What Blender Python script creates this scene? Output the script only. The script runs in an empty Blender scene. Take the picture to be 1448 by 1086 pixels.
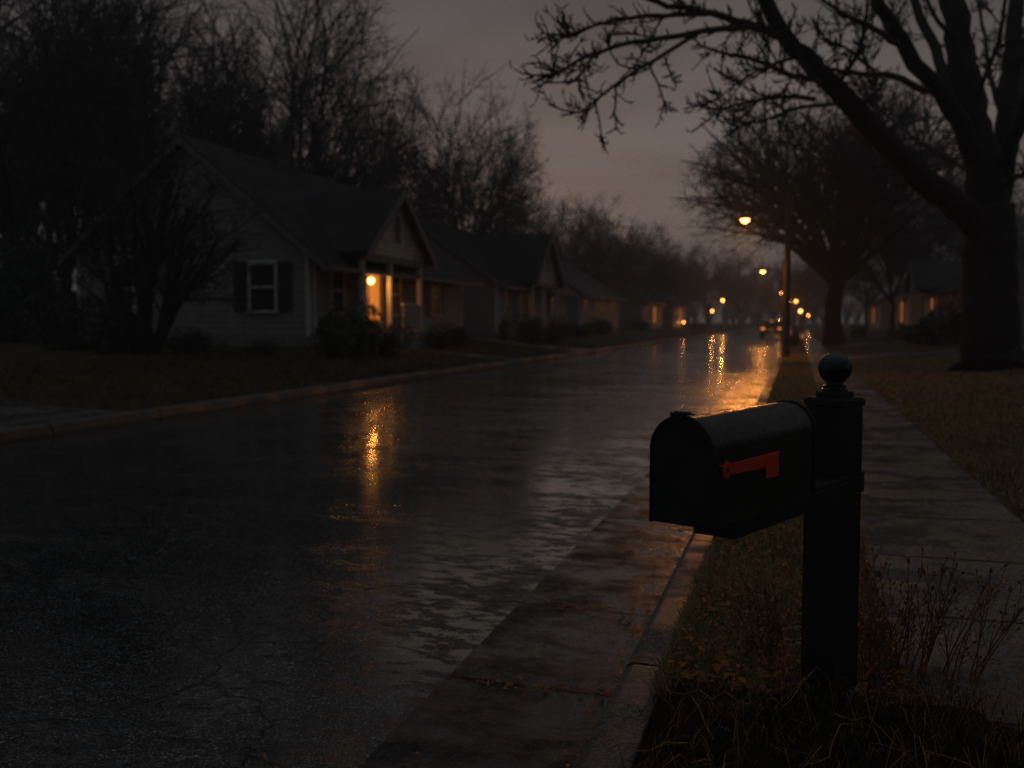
import bpy, bmesh, math, random
import numpy as np
rad = math.radians
random.seed(7)
scn = bpy.context.scene
HAZE = .0022                               # density of the damp evening air
COL = scn.collection
HC = 1.3                                   # eye height, metres; street runs along +Y, right is +X
FPX = 1367.0

# ------------------------------------------------------------------ camera
PITCH = math.atan(88 / FPX); YAW = math.atan(403 / FPX * math.cos(PITCH))
FWD = np.array([-math.sin(YAW) * math.cos(PITCH), math.cos(YAW) * math.cos(PITCH), -math.sin(PITCH)])
RGT = np.array([math.cos(YAW), math.sin(YAW), 0.0]); UPV = np.cross(RGT, FWD)
CAM = np.array([0, 0, HC])

def at(px, py, d):
    "point seen at photo pixel (px, py), d metres in front of the lens"
    return CAM + d * (FWD + RGT * (px - 724) / FPX + UPV * (543 - py) / FPX)

cd = bpy.data.cameras.new('camera'); cam = bpy.data.objects.new('camera', cd); COL.objects.link(cam)
cam.location = (0, 0, HC); cam.rotation_euler = (rad(90) - PITCH, 0, YAW)
cd.sensor_width = 36; cd.lens = FPX / 1448 * 36; cd.clip_start = .05; cd.clip_end = 3000
cd.dof.use_dof = True; cd.dof.focus_distance = 2.75; cd.dof.aperture_fstop = 2.7; cd.dof.aperture_blades = 0
scn.camera = cam

# ------------------------------------------------------------------ materials
def newmat(name):
    m = bpy.data.materials.new(name); m.use_nodes = True
    nt = m.node_tree; b = nt.nodes['Principled BSDF']
    return m, nt, b
def N(nt, t, **kw):
    n = nt.nodes.new(t)
    for k, v in kw.items():
        if k in n.inputs: n.inputs[k].default_value = v
        else: setattr(n, k, v)
    return n
def coords(nt, scale=(1, 1, 1), src='Object'):
    tc = N(nt, 'ShaderNodeTexCoord'); mp = N(nt, 'ShaderNodeMapping')
    mp.inputs['Scale'].default_value = scale
    nt.links.new(tc.outputs[src], mp.inputs['Vector'])
    return mp.outputs['Vector']
def noise(nt, vec, scale, detail=5, rough=.6, dist=0.0):
    n = N(nt, 'ShaderNodeTexNoise'); n.inputs['Scale'].default_value = scale
    n.inputs['Detail'].default_value = detail; n.inputs['Roughness'].default_value = rough
    n.inputs['Distortion'].default_value = dist
    nt.links.new(vec, n.inputs['Vector']); return n.outputs['Fac']
def ramp(nt, fac, stops):
    r = N(nt, 'ShaderNodeValToRGB'); e = r.color_ramp.elements
    while len(e) < len(stops): e.new(.5)
    for el, (p, c) in zip(e, stops):
        el.position = p; el.color = (c, c, c, 1) if isinstance(c, (int, float)) else (*c, 1)
    nt.links.new(fac, r.inputs['Fac']); return r.outputs['Color']
def mth(nt, op, a, b=None, c=None):
    n = N(nt, 'ShaderNodeMath', operation=op)
    for i, v in enumerate((a, b, c)):
        if v is None: continue
        if isinstance(v, (int, float)): n.inputs[i].default_value = v
        else: nt.links.new(v, n.inputs[i])
    return n.outputs[0]
def mixc(nt, fac, a, b, mode='MIX'):
    n = N(nt, 'ShaderNodeMix', data_type='RGBA', blend_type=mode)
    for i, v in ((0, fac), (6, a), (7, b)):
        if isinstance(v, (int, float)): n.inputs[i].default_value = v
        elif isinstance(v, tuple): n.inputs[i].default_value = (*v, 1)
        else: nt.links.new(v, n.inputs[i])
    return n.outputs[2]
def bump(nt, b, h, strength, dist=.01, prev=None):
    n = N(nt, 'ShaderNodeBump'); n.inputs['Strength'].default_value = strength; n.inputs['Distance'].default_value = dist
    nt.links.new(h, n.inputs['Height'])
    if prev is not None: nt.links.new(prev, n.inputs['Normal'])
    nt.links.new(n.outputs['Normal'], b.inputs['Normal']); return n.outputs['Normal']

def simple(name, c0, c1, scale=8, rough=(.5, .7), bumps=.2, bscale=40, stretch=(1, 1, 1), metal=0, bd=.01):
    m, nt, b = newmat(name); v = coords(nt, stretch)
    f = noise(nt, v, scale)
    nt.links.new(ramp(nt, f, [(.38, c0), (.62, c1)]), b.inputs['Base Color'])
    nt.links.new(ramp(nt, noise(nt, v, scale * 2.3), [(.38, rough[0]), (.62, rough[1])]), b.inputs['Roughness'])
    b.inputs['Metallic'].default_value = metal
    if bumps: bump(nt, b, noise(nt, v, bscale, 8, .7), bumps, bd)
    return m
def emit(name, col, strength):
    m, nt, b = newmat(name)
    b.inputs['Base Color'].default_value = (*[c * .5 for c in col], 1)
    b.inputs['Emission Color'].default_value = (*col, 1); b.inputs['Emission Strength'].default_value = strength
    return m

M = {}
M['black_paint'] = simple('black_paint', (.014, .018, .018), (.028, .030, .029), 6, (.16, .34), .3, 70, bd=.003)
M['black_wood'] = simple('black_painted_wood', (.010, .010, .010), (.022, .020, .018), 5, (.30, .5), .5, 30, (6, 6, .6), bd=.004)
M['red_paint'] = simple('red_paint', (.74, .046, .028), (.80, .062, .036), 20, (.35, .55), .15, 90, bd=.002)
M['steel'] = simple('steel', (.25, .22, .2), (.35, .33, .3), 20, (.3, .4), 0, metal=1)
M['bark'] = simple('bark', (.018, .016, .014), (.036, .031, .027), 6, (.8, .95), .9, 14, (4, 4, .7), bd=.06)
M['twig'] = simple('twig', (.030, .026, .022), (.050, .043, .037), 4, (.7, .9), 0)
M['stem'] = simple('dry_stem', (.17, .075, .032), (.32, .15, .065), 12, (.5, .7), 0)
M['pole'] = simple('weathered_pole', (.045, .038, .032), (.08, .066, .052), 5, (.5, .7), .4, 20, (4, 4, .5))
M['pole_dark'] = simple('dark_fence_board', (.022, .02, .018), (.04, .036, .03), 4, (.6, .8), .4, 20, (4, 4, .5))
M['darkmetal'] = simple('dark_metal', (.03, .03, .03), (.05, .05, .05), 5, (.4, .5), 0, metal=.5)
M['trim'] = simple('white_trim', (.48, .465, .44), (.62, .60, .57), 5, (.4, .6), .1, 20)
M['rake'] = simple('shaded_trim', (.10, .095, .09), (.17, .16, .15), 5, (.5, .7), .1, 20)  # trim copy with the eave and rake shade put into its colour
M['shutter'] = simple('dark_shutter', (.020, .022, .024), (.03, .032, .034), 5, (.5, .6), .4, 3, (1, 1, 12))
M['foundation'] = simple('foundation', (.16, .15, .14), (.24, .22, .2), 4, (.7, .9), .4, 12)
M['brick'] = simple('chimney_brick', (.045, .032, .028), (.07, .05, .042), 9, (.7, .9), .5, 16)
M['doorpaint'] = simple('door_paint', (.20, .10, .05), (.26, .14, .07), 3, (.4, .5), .2, 6, (6, 6, .6))
M['tyre'] = simple('tyre', (.012, .012, .012), (.02, .02, .02), 12, (.7, .9), .2)
M['carpaint'] = simple('car_paint', (.012, .013, .016), (.018, .019, .022), 3, (.12, .2), 0)
M['leaf_dark'] = simple('evergreen_leaf', (.018, .026, .014), (.045, .058, .028), 3, (.45, .65), 0)
M['lamp_glow'] = emit('lamp_glow', (1, .36, .085), 14)
M['lamp_glow_bright'] = emit('lamp_glow_bright', (1, .36, .09), 22)
M['lamp_glow_far'] = emit('lamp_glow_far', (1, .36, .09), 9)
M['globe_glow'] = emit('globe_glow', (1, .45, .14), 7)
M['warm_window'] = emit('warm_window', (1, .30, .045), .62)
M['warm_far'] = emit('warm_far_window', (1, .30, .045), .38)
M['warm_dim'] = emit('warm_dim_window', (1, .32, .07), .22)
M['tail'] = emit('tail_lamp_glow', (1, .28, .06), 1.0)

def m_glass():
    m, nt, b = newmat('window_glass')
    b.inputs['Base Color'].default_value = (.012, .013, .014, 1); b.inputs['Roughness'].default_value = .34; b.inputs['Specular IOR Level'].default_value = .25
    v = coords(nt); bump(nt, b, noise(nt, v, 1.5, 2), .05, .02)
    return m
M['glass'] = m_glass()

def m_siding(name, c0, c1, step=.17):
    m, nt, b = newmat(name); v = coords(nt)
    sep = N(nt, 'ShaderNodeSeparateXYZ'); nt.links.new(v, sep.inputs[0])
    t = mth(nt, 'FRACT', mth(nt, 'DIVIDE', sep.outputs['Z'], step))
    base = ramp(nt, noise(nt, v, 2.2, 6), [(.25, c0), (.75, c1)])
    streak = noise(nt, coords(nt, (3, 3, .35)), 2.0, 4)
    base = mixc(nt, .35, base, ramp(nt, streak, [(.35, .55), (.65, 1.0)]), 'MULTIPLY')
    gap = ramp(nt, t, [(.0, .12), (.14, .85), (1.0, 1.1)])
    nt.links.new(mixc(nt, 1.0, base, gap, 'MULTIPLY'), b.inputs['Base Color'])
    b.inputs['Roughness'].default_value = .55
    bump(nt, b, mth(nt, 'SUBTRACT', 1.0, t), .8, .03)
    return m
M['siding'] = m_siding('cream_siding', (.20, .18, .152), (.30, .272, .235))
M['siding_lit'] = m_siding('lit_gable_siding', (.42, .385, .34), (.55, .505, .45))  # paler siding copy; extra light on the front gables put into colour
M['siding_grey'] = m_siding('grey_siding', (.22, .215, .20), (.31, .30, .28))
M['siding_tan'] = m_siding('tan_siding', (.26, .215, .165), (.34, .29, .22))

def m_shingle(name, c0, c1):
    m, nt, b = newmat(name); v = coords(nt)
    br = N(nt, 'ShaderNodeTexBrick'); br.inputs['Scale'].default_value = 3.5
    br.inputs['Color1'].default_value = (*c0, 1); br.inputs['Color2'].default_value = (*c1, 1)
    br.inputs['Mortar'].default_value = (c0[0] * .4, c0[1] * .4, c0[2] * .4, 1)
    br.inputs['Mortar Size'].default_value = .03
    sp = N(nt, 'ShaderNodeSeparateXYZ'); nt.links.new(v, sp.inputs[0])
    cb = N(nt, 'ShaderNodeCombineXYZ'); nt.links.new(sp.outputs['Y'], cb.inputs['X'])
    nt.links.new(mth(nt, 'MULTIPLY', sp.outputs['Z'], 1.6), cb.inputs['Y']); nt.links.new(cb.outputs[0], br.inputs['Vector'])
    nt.links.new(mixc(nt, .5, br.outputs['Color'], ramp(nt, noise(nt, v, 3, 6), [(.3, .5), (.7, 1.3)]), 'MULTIPLY'), b.inputs['Base Color'])
    nt.links.new(ramp(nt, noise(nt, v, 1.2), [(.3, .35), (.7, .6)]), b.inputs['Roughness'])
    b.inputs['Specular IOR Level'].default_value = .06
    bump(nt, b, br.outputs['Fac'], -.5, .02)
    return m
M['shingle'] = m_shingle('dark_shingle', (.010, .0105, .011), (.021, .021, .022))
M['shingle_grey'] = m_shingle('grey_shingle', (.026, .026, .028), (.045, .044, .044))

def m_road():
    m, nt, b = newmat('wet_asphalt'); v = coords(nt)
    agg = noise(nt, v, 110, 3, .7)
    grit = noise(nt, v, 38, 4, .7)
    patch = noise(nt, coords(nt, (.45, 1.5, 1)), 1.2, 7, .62, .6)      # damp bands lying across the street
    clod = noise(nt, coords(nt, (.7, 1.5, 1)), 8.0, 6, .68, .3)        # worn, dry clods between films of water
    big = noise(nt, coords(nt, (.25, .12, 1)), 1.0, 4, .5)
    wet = mth(nt, 'ADD', mth(nt, 'ADD', mth(nt, 'MULTIPLY', patch, .32), mth(nt, 'MULTIPLY', big, .20)), mth(nt, 'MULTIPLY', clod, .48))
    wf = ramp(nt, wet, [(.405, 0.0), (.50, 1.0)])
    c = ramp(nt, agg, [(.42, .012), (.52, .030), (.60, .10), (.66, .26)])
    c = mixc(nt, .9, c, ramp(nt, grit, [(.42, .45), (.56, 1.4)]), 'MULTIPLY')
    wv = N(nt, 'ShaderNodeVectorMath', operation='ADD'); nz = N(nt, 'ShaderNodeTexNoise'); nz.inputs['Scale'].default_value = 1.3; nz.inputs['Detail'].default_value = 6
    nt.links.new(v, nz.inputs['Vector']); nt.links.new(v, wv.inputs[0]); nt.links.new(nz.outputs['Color'], wv.inputs[1])
    vo = N(nt, 'ShaderNodeTexVoronoi', feature='DISTANCE_TO_EDGE'); vo.inputs['Scale'].default_value = .42; nt.links.new(wv.outputs[0], vo.inputs['Vector'])
    crack = ramp(nt, vo.outputs['Distance'], [(.001, 0.0), (.0042, 1.0)])
    c = mixc(nt, 1.0, c, mixc(nt, crack, (.45, .44, .43), (1, 1, 1)), 'MULTIPLY')
    nt.links.new(mixc(nt, .7, c, ramp(nt, clod, [(.43, .6), (.57, 1.3)]), 'MULTIPLY'), b.inputs['Base Color'])
    wf = mth(nt, 'MULTIPLY', wf, crack)
    nt.links.new(ramp(nt, wf, [(0, .52), (.5, .25), (1, .115)]), b.inputs['Roughness'])
    nt.links.new(ramp(nt, wf, [(0, .12), (.5, .34), (1, .52)]), b.inputs['Specular IOR Level'])
    dry = mth(nt, 'MULTIPLY_ADD', wf, -.97, 1.0)
    h = mth(nt, 'MULTIPLY', mth(nt, 'ADD', mth(nt, 'MULTIPLY', agg, .35), grit), dry)
    h = mth(nt, 'ADD', h, mth(nt, 'MULTIPLY', crack, .35))
    n1 = bump(nt, b, noise(nt, coords(nt, (.6, 1.6, 1)), 2.4, 4, .55), .07, .02)
    bump(nt, b, h, .34, .012, n1)
    return m
M['road'] = m_road()

def m_concrete(name, c0, c1, joint=None, off=0.0, rough=(.16, .5), stretch=(1, 1, 1), jw=.017, spec=.4):
    m, nt, b = newmat(name); v = coords(nt)
    f = noise(nt, v, 2.2, 7, .62)
    fine = noise(nt, v, 95, 4, .75)
    wet = noise(nt, coords(nt, stretch), 1.3, 6, .6, .5)
    c = ramp(nt, f, [(.28, c0), (.72, c1)])
    grit = noise(nt, v, 30, 5, .72)
    wet = mth(nt, 'MULTIPLY_ADD', noise(nt, v, 7.5, 6, .68, .3), .35, mth(nt, 'MULTIPLY', wet, .65))
    wf = ramp(nt, wet, [(.43, 0.0), (.55, 1.0)])                       # 1 = film of water
    c = mixc(nt, .9, c, ramp(nt, fine, [(.42, .45), (.51, 1.0), (.60, 1.9)]), 'MULTIPLY')
    c = mixc(nt, .8, c, ramp(nt, grit, [(.40, .55), (.58, 1.3)]), 'MULTIPLY')
    c = mixc(nt, .8, c, ramp(nt, wf, [(0, 1.15), (1, .6)]), 'MULTIPLY')
    nb = None
    if joint:
        sp = N(nt, 'ShaderNodeSeparateXYZ'); nt.links.new(v, sp.inputs[0])
        wob = mth(nt, 'MULTIPLY', mth(nt, 'SUBTRACT', noise(nt, v, 4, 5, .7), .5), .03)
        t = mth(nt, 'FRACT', mth(nt, 'DIVIDE', mth(nt, 'ADD', mth(nt, 'ADD', sp.outputs['Y'], wob), 100 * joint - off), joint))
        dj = mth(nt, 'MULTIPLY', mth(nt, 'MINIMUM', t, mth(nt, 'SUBTRACT', 1.0, t)), joint)
        j = ramp(nt, mth(nt, 'DIVIDE', dj, jw * 2), [(.25, 0.0), (.5, 1.0)])
        c = mixc(nt, 1.0, c, mixc(nt, j, (.12, .10, .09), (1, 1, 1)), 'MULTIPLY')
        nb = bump(nt, b, j, .9, .012)
    nt.links.new(c, b.inputs['Base Color'])
    nt.links.new(ramp(nt, wf, [(0, rough[1]), (1, rough[0])]), b.inputs['Roughness'])
    nt.links.new(ramp(nt, wf, [(0, spec * .3), (1, spec * 1.5)]), b.inputs['Specular IOR Level'])
    n1 = bump(nt, b, noise(nt, v, 5, 4, .55), .12, .012, nb)
    bump(nt, b, mth(nt, 'MULTIPLY', mth(nt, 'ADD', grit, mth(nt, 'MULTIPLY', fine, .4)), mth(nt, 'MULTIPLY_ADD', wf, -.7, 1.0)), .45, .010, n1)
    return m
M['pan'] = m_concrete('wet_gutter_concrete', (.020, .020, .0195), (.042, .040, .038), .98, 3.30, (.20, .55), (1.6, 2.4, 1), spec=.24)
M['kerb'] = m_concrete('kerb_concrete', (.075, .07, .064), (.13, .12, .108), 1.96, 3.25, (.4, .7), spec=.18)
M['walk'] = m_concrete('wet_sidewalk_concrete', (.092, .074, .061), (.19, .156, .128), 1.05, 4.10, (.09, .5), (1.1, 1.9, 1))
M['drive'] = m_concrete('wet_driveway_concrete', (.06, .056, .052), (.11, .102, .092), None, 0, (.16, .45))

def m_ground(name, stops, bs=.8):
    m, nt, b = newmat(name); v = coords(nt)
    f = noise(nt, v, 9, 8, .7); g = noise(nt, v, .6, 3)
    c = ramp(nt, f, stops)
    nt.links.new(mixc(nt, .6, c, ramp(nt, g, [(.35, .6), (.65, 1.25)]), 'MULTIPLY'), b.inputs['Base Color'])
    b.inputs['Roughness'].default_value = .9; b.inputs['Specular IOR Level'].default_value = .15
    bump(nt, b, noise(nt, v, 45, 8, .75), bs, .03)
    return m
M['lawn'] = m_ground('winter_lawn', [(.40, (.022, .018, .010)), (.5, (.052, .042, .022)), (.60, (.10, .074, .04))])
M['dark_ground'] = m_ground('dark_rough_ground', [(.42, (.006, .005, .004)), (.5, (.016, .012, .009)), (.62, (.04, .026, .016))])

def m_blade(name, a, c, d, trans=.35):
    m, nt, b = newmat(name)
    g = N(nt, 'ShaderNodeNewGeometry')
    nt.links.new(ramp(nt, g.outputs['Random Per Island'], [(0, a), (.6, c), (1, d)]), b.inputs['Base Color'])
    b.inputs['Roughness'].default_value = .5; b.inputs['Specular IOR Level'].default_value = .3
    tr = N(nt, 'ShaderNodeBsdfTranslucent'); mx = N(nt, 'ShaderNodeMixShader'); mx.inputs[0].default_value = trans
    nt.links.new(ramp(nt, g.outputs['Random Per Island'], [(0, a), (.6, c), (1, d)]), tr.inputs['Color'])
    out = nt.nodes['Material Output']
    nt.links.new(b.outputs[0], mx.inputs[1]); nt.links.new(tr.outputs[0], mx.inputs[2]); nt.links.new(mx.outputs[0], out.inputs['Surface'])
    return m
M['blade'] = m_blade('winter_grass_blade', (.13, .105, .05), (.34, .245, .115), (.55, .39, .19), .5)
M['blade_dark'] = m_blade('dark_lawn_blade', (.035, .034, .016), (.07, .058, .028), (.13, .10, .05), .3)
M['drygrass'] = m_blade('dry_grass_blade', (.02, .015, .010), (.045, .030, .018), (.42, .26, .12))
M['litter'] = m_blade('fallen_leaf', (.30, .09, .025), (.48, .17, .04), (.20, .08, .03), .25)

def m_drop():
    m, nt, b = newmat('water_drop')
    b.inputs['Base Color'].default_value = (.8, .8, .8, 1); b.inputs['Roughness'].default_value = .03
    b.inputs['Transmission Weight'].default_value = 1; b.inputs['IOR'].default_value = 1.33
    return m
M['drop'] = m_drop()

# ------------------------------------------------------------------ object helpers
def tag(o, label=None, cat=None, group=None, kind=None):
    for k, v in (('label', label), ('category', cat), ('group', group), ('kind', kind)):
        if v: o[k] = v
    return o
def empty(name, loc, rz=0):
    o = bpy.data.objects.new(name, None); COL.objects.link(o)
    o.location = loc; o.rotation_euler = (0, 0, rz); o.empty_display_size = .2
    return o
def link(name, me, mat, parent=None, smooth=False):
    if mat: me.materials.append(mat)
    if smooth: me.polygons.foreach_set('use_smooth', [True] * len(me.polygons))
    o = bpy.data.objects.new(name, me); COL.objects.link(o)
    if parent: o.parent = parent
    return o
def np_mesh(name, verts, faces):
    "faces: list of int arrays (n,k)"
    me = bpy.data.meshes.new(name); verts = np.asarray(verts, np.float32)
    me.vertices.add(len(verts)); me.vertices.foreach_set('co', verts.ravel())
    tot = np.concatenate([np.full(len(f), f.shape[1], np.int32) for f in faces])
    idx = np.concatenate([f.ravel() for f in faces]).astype(np.int32)
    st = np.concatenate([[0], np.cumsum(tot)[:-1]]).astype(np.int32)
    me.loops.add(len(idx)); me.loops.foreach_set('vertex_index', idx)
    me.polygons.add(len(tot)); me.polygons.foreach_set('loop_start', st); me.polygons.foreach_set('loop_total', tot)
    me.update(calc_edges=True); me.validate()
    return me
def copy_tree(o, parent=None):
    c = o.copy(); COL.objects.link(c)
    if parent: c.parent = parent
    for ch in [k for k in bpy.data.objects if k.parent == o]: copy_tree(ch, c)
    return c

class MB:
    "collects solid shapes, links them as one mesh"
    def __init__(s, sx=1): s.bm = bmesh.new(); s.sx = sx
    def poly(s, pts, ext):
        "polygon pts extruded by vector ext"
        a = [s.bm.verts.new((p[0] * s.sx, p[1], p[2])) for p in pts]
        b = [s.bm.verts.new(((p[0] + ext[0]) * s.sx, p[1] + ext[1], p[2] + ext[2])) for p in pts]
        n = len(a); fs = [s.bm.faces.new(a), s.bm.faces.new(b[::-1])]
        for i in range(n): fs.append(s.bm.faces.new([a[i], b[i], b[(i + 1) % n], a[(i + 1) % n]]))
        bmesh.ops.recalc_face_normals(s.bm, faces=fs); return s
    def box(s, x0, x1, y0, y1, z0, z1):
        return s.poly([(x0, y0, z0), (x1, y0, z0), (x1, y1, z0), (x0, y1, z0)], (0, 0, z1 - z0))
    def lathe(s, prof, c=(0, 0, 0), n=24):
        rings = []
        for r, z in prof:
            rings.append([s.bm.verts.new(((c[0] + r * math.cos(2 * math.pi * k / n)) * s.sx, c[1] + r * math.sin(2 * math.pi * k / n), c[2] + z)) for k in range(n)])
        fs = []
        for A, B in zip(rings, rings[1:]):
            for k in range(n): fs.append(s.bm.faces.new([A[k], A[(k + 1) % n], B[(k + 1) % n], B[k]]))
        fs.append(s.bm.faces.new(rings[0][::-1])); fs.append(s.bm.faces.new(rings[-1]))
        bmesh.ops.recalc_face_normals(s.bm, faces=fs); return s
    def cyl(s, a, b, r, n=12, r2=None):
        a = np.array(a, float); b = np.array(b, float); t = (b - a) / np.linalg.norm(b - a)
        u = np.cross(t, [0, 0, 1.0] if abs(t[2]) < .9 else [1.0, 0, 0]); u /= np.linalg.norm(u); w = np.cross(t, u)
        r2 = r if r2 is None else r2
        A = []; B = []
        for k in range(n):
            q = u * math.cos(2 * math.pi * k / n) + w * math.sin(2 * math.pi * k / n)
            p = a + q * r; A.append(s.bm.verts.new((p[0] * s.sx, p[1], p[2])))
            p = b + q * r2; B.append(s.bm.verts.new((p[0] * s.sx, p[1], p[2])))
        fs = [s.bm.faces.new(A), s.bm.faces.new(B[::-1])]
        for k in range(n): fs.append(s.bm.faces.new([A[k], A[(k + 1) % n], B[(k + 1) % n], B[k]]))
        bmesh.ops.recalc_face_normals(s.bm, faces=fs); return s
    def build(s, name, mat, parent=None, bevel=0, smooth=False, seg=2):
        if bevel:
            es = [e for e in s.bm.edges if e.calc_face_angle(0) > .5]
            bmesh.ops.bevel(s.bm, geom=es, offset=bevel, segments=seg, affect='EDGES', profile=.6)
        me = bpy.data.meshes.new(name); s.bm.to_mesh(me); s.bm.free()
        o = link(name, me, mat, parent)
        if smooth:
            me.polygons.foreach_set('use_smooth', [True] * len(me.polygons))
            me.set_sharp_from_angle(angle=rad(38))
        return o

def sheet(name, xs, ys, zf, mat):
    xs = np.asarray(xs, float); ys = np.asarray(ys, float)
    X, Y = np.meshgrid(xs, ys); Z = zf(X, Y)
    v = np.stack([X, Y, Z], -1).reshape(-1, 3); nx = len(xs)
    i = (np.arange(len(ys) - 1)[:, None] * nx + np.arange(nx - 1)[None]).ravel()
    o = link(name, np_mesh(name, v, [np.stack([i, i + 1, i + nx + 1, i + nx], 1)]), mat, smooth=True)
    return tag(o, kind='structure')

# ------------------------------------------------------------------ terrain and street
KR0, KR1 = -.575, -.40                     # right kerb
SW0, SW1 = .36, 1.29                       # sidewalk
LK = -8.2                                  # left kerb face
def lawn_z(x, y=0):
    x = np.asarray(x, float)
    zl = np.interp(-x, [8.4, 9.6, 11.0, 13.2, 21, 60, 400], [.11, .15, .32, .55, .62, .8, .9])
    zr = np.interp(x, [-.4, 1.5, 2.4, 4.5, 7, 30, 400], [.10, .105, .19, .36, .5, .7, .9])
    z = np.where(x < -4, zl, zr)
    z = np.where((x > -8.35) & (x < -.45), -.10, z)
    u = .022 * np.sin(x * 2.1 + np.sin(y * .9)) * np.sin(y * 1.3 + x) * np.clip((np.abs(x + 4) - 5.4) / 2, 0, 1)
    return z + u
gx = np.concatenate([[-400, -200, -100, -60, -40], np.linspace(-30, -8.4, 50), [-8.34, -4.4, -.46], np.linspace(-.42, 9, 42), [12, 16, 22, 30, 60, 150, 400]])
gy = np.concatenate([[-60, -30, -10], np.linspace(0, 60, 121), np.linspace(62, 140, 40), [170, 220, 300, 450, 700]])
ground = sheet('ground', gx, gy, lawn_z, M['lawn'])
ys = np.concatenate([np.linspace(-12, 30, 85), np.linspace(32, 330, 90)])
def road_z(x, y): return .03 * (1 - ((x + 4.35) / 3.9) ** 2) - .028 + .004 * np.sin(x * 1.7 + y * .31) + 0 * y
road = sheet('road', np.concatenate([np.linspace(LK - .02, -1.4, 14), [-1.135]]), np.concatenate([np.linspace(-12, 1.5, 20), np.arange(1.55, 14, .05), ys[ys > 14]]), road_z, M['road'])
for v_ in road.data.vertices:
    if v_.co.x > -1.2: v_.co.x += .014 * math.sin(v_.co.y * 9 + 2 * math.sin(v_.co.y * 3.1)) + .010 * math.sin(v_.co.y * 31) + .006 * math.sin(v_.co.y * 67 + 1) - .01
sheet('gutter', [-1.22, -1.0, -.8, -.66, -.56], ys, lambda x, y: np.interp(x, [-1.2, -.56], [-.014, -.028]) + 0 * y, M['pan'])
def kerb(name, x0, x1, face_right):
    o = MB()
    if face_right: prof = [(x0 + .03, -.12), (x1, -.12), (x1, .02), (x1 - .025, .112), (x1 - .05, .128), (x0 + .03, .132), (x0 + .03, .1)]
    else: prof = [(x0, -.12), (x1, -.12), (x1, .122), (x0 + .055, .126), (x0 + .03, .112), (x0, .02)]
    yk = [-12, 0, 1.29, 3.25, 5.21, 7.17, 9.13, 11.1, 15, 20, 30, 60, 120, 330]
    for a, b in zip(yk, yk[1:]):
        o.poly([(p[0], a + .004, p[1]) for p in prof], (0, b - a - .008, 0))
    ob = o.build(name, M['kerb'], None, bevel=.004, seg=1); return tag(ob, kind='structure')
kerb('kerb', KR0, KR1, False)
kerb('kerb', LK - .22, LK, True)
sheet('sidewalk', np.linspace(SW0, SW1, 5), ys, lambda x, y: .128 + .003 * np.sin(y * 3 + x * 2), M['walk'])
# wet driveways and a front walk on the left, a driveway on the right
def drive(name, x0, x1, y0, y1, zoff=.022, mat='drive'):
    sheet(name, np.linspace(x0, x1, 24), np.linspace(y0, y1, 8), lambda x, y: np.maximum(lawn_z(x, y), .10) + zoff + 0 * y, M[mat])
drive('driveway', -20, LK - .2, 38.2, 41.2)
drive('driveway', -20, LK - .2, 6.8, 10.6)
drive('footpath', -12.2, LK - .2, 28.9, 30.1)
drive('driveway', SW1 - .01, 9, 31.0, 34.4)
drive('driveway', SW1 - .01, 9, 46.5, 49)

# dark rough sheet round the post, over the near verge and sidewalk
def dark_ground_z(x, y):
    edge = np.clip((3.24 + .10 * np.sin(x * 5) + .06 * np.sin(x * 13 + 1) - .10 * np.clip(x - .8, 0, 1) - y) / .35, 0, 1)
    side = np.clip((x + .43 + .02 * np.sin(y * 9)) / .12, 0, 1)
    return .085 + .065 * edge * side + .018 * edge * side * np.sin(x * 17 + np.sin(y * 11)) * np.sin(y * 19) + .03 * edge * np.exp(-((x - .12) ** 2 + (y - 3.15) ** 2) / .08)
sheet('dark_ground', np.linspace(-.42, 2.6, 120), np.linspace(-1, 3.8, 160), dark_ground_z, M['dark_ground'])

# ------------------------------------------------------------------ grass, litter (uncountable stuff)
rng = np.random.default_rng(11)
def blades(name, x, y, z, h, w, lean, mat):
    n = len(x); a = rng.uniform(0, 2 * np.pi, n); l = rng.uniform(.1, 1, n) * lean
    b = a + rng.normal(0, .8, n)
    side = np.stack([np.cos(a), np.sin(a), 0 * a], 1) * (w * .5)[:, None]
    out = np.stack([-np.sin(b), np.cos(b), 0 * b], 1)
    P = np.stack([x, y, z], 1); up = np.array([0, 0, 1.0])
    m = P + out * (h * l * .35)[:, None] + up * (h * .55)[:, None]
    t = P + out * (h * l)[:, None] + up * (h * (1 - .45 * l * l))[:, None]
    v = np.stack([P - side, P + side, m + side * .7, m - side * .7, t], 1).reshape(-1, 3)
    i = np.arange(n) * 5
    me = np_mesh(name, v, [np.stack([i, i + 1, i + 2, i + 3], 1), np.stack([i + 3, i + 2, i + 4], 1)])
    return tag(link(name, me, mat), kind='stuff')
def area(n, x0, x1, y0, y1, p=1.0):
    x = rng.uniform(x0, x1, n); y = y0 + (y1 - y0) * rng.uniform(0, 1, n) ** p
    return x, y
def turf(name, n, x0, x1, y0, y1, h0, h1, w, p, label, mat='blade', lean=1.2, avoid=()):
    x, y = area(n, x0, x1, y0, y1, p)
    keep = np.ones(len(x), bool)
    for a, b, c, d in avoid: keep &= ~((x > a) & (x < b) & (y > c) & (y < d))
    cl = np.sin(x * 3.1 + 1.3 * np.sin(y * 2.3)) * np.sin(y * 2.7 + np.sin(x * 4.1))
    keep &= rng.uniform(-1.6, 1, len(x)) < cl + .35
    x, y = x[keep], y[keep]
    sc = np.clip(y / 5, .8, 4)
    h = rng.uniform(h0, h1, len(x)) * (1 + .35 * cl[keep])
    return tag(blades(name, x, y, lawn_z(x, y) - .004, h, w * sc * rng.uniform(.6, 1.3, len(x)), lean, M[mat]), label, 'grass')
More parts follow.
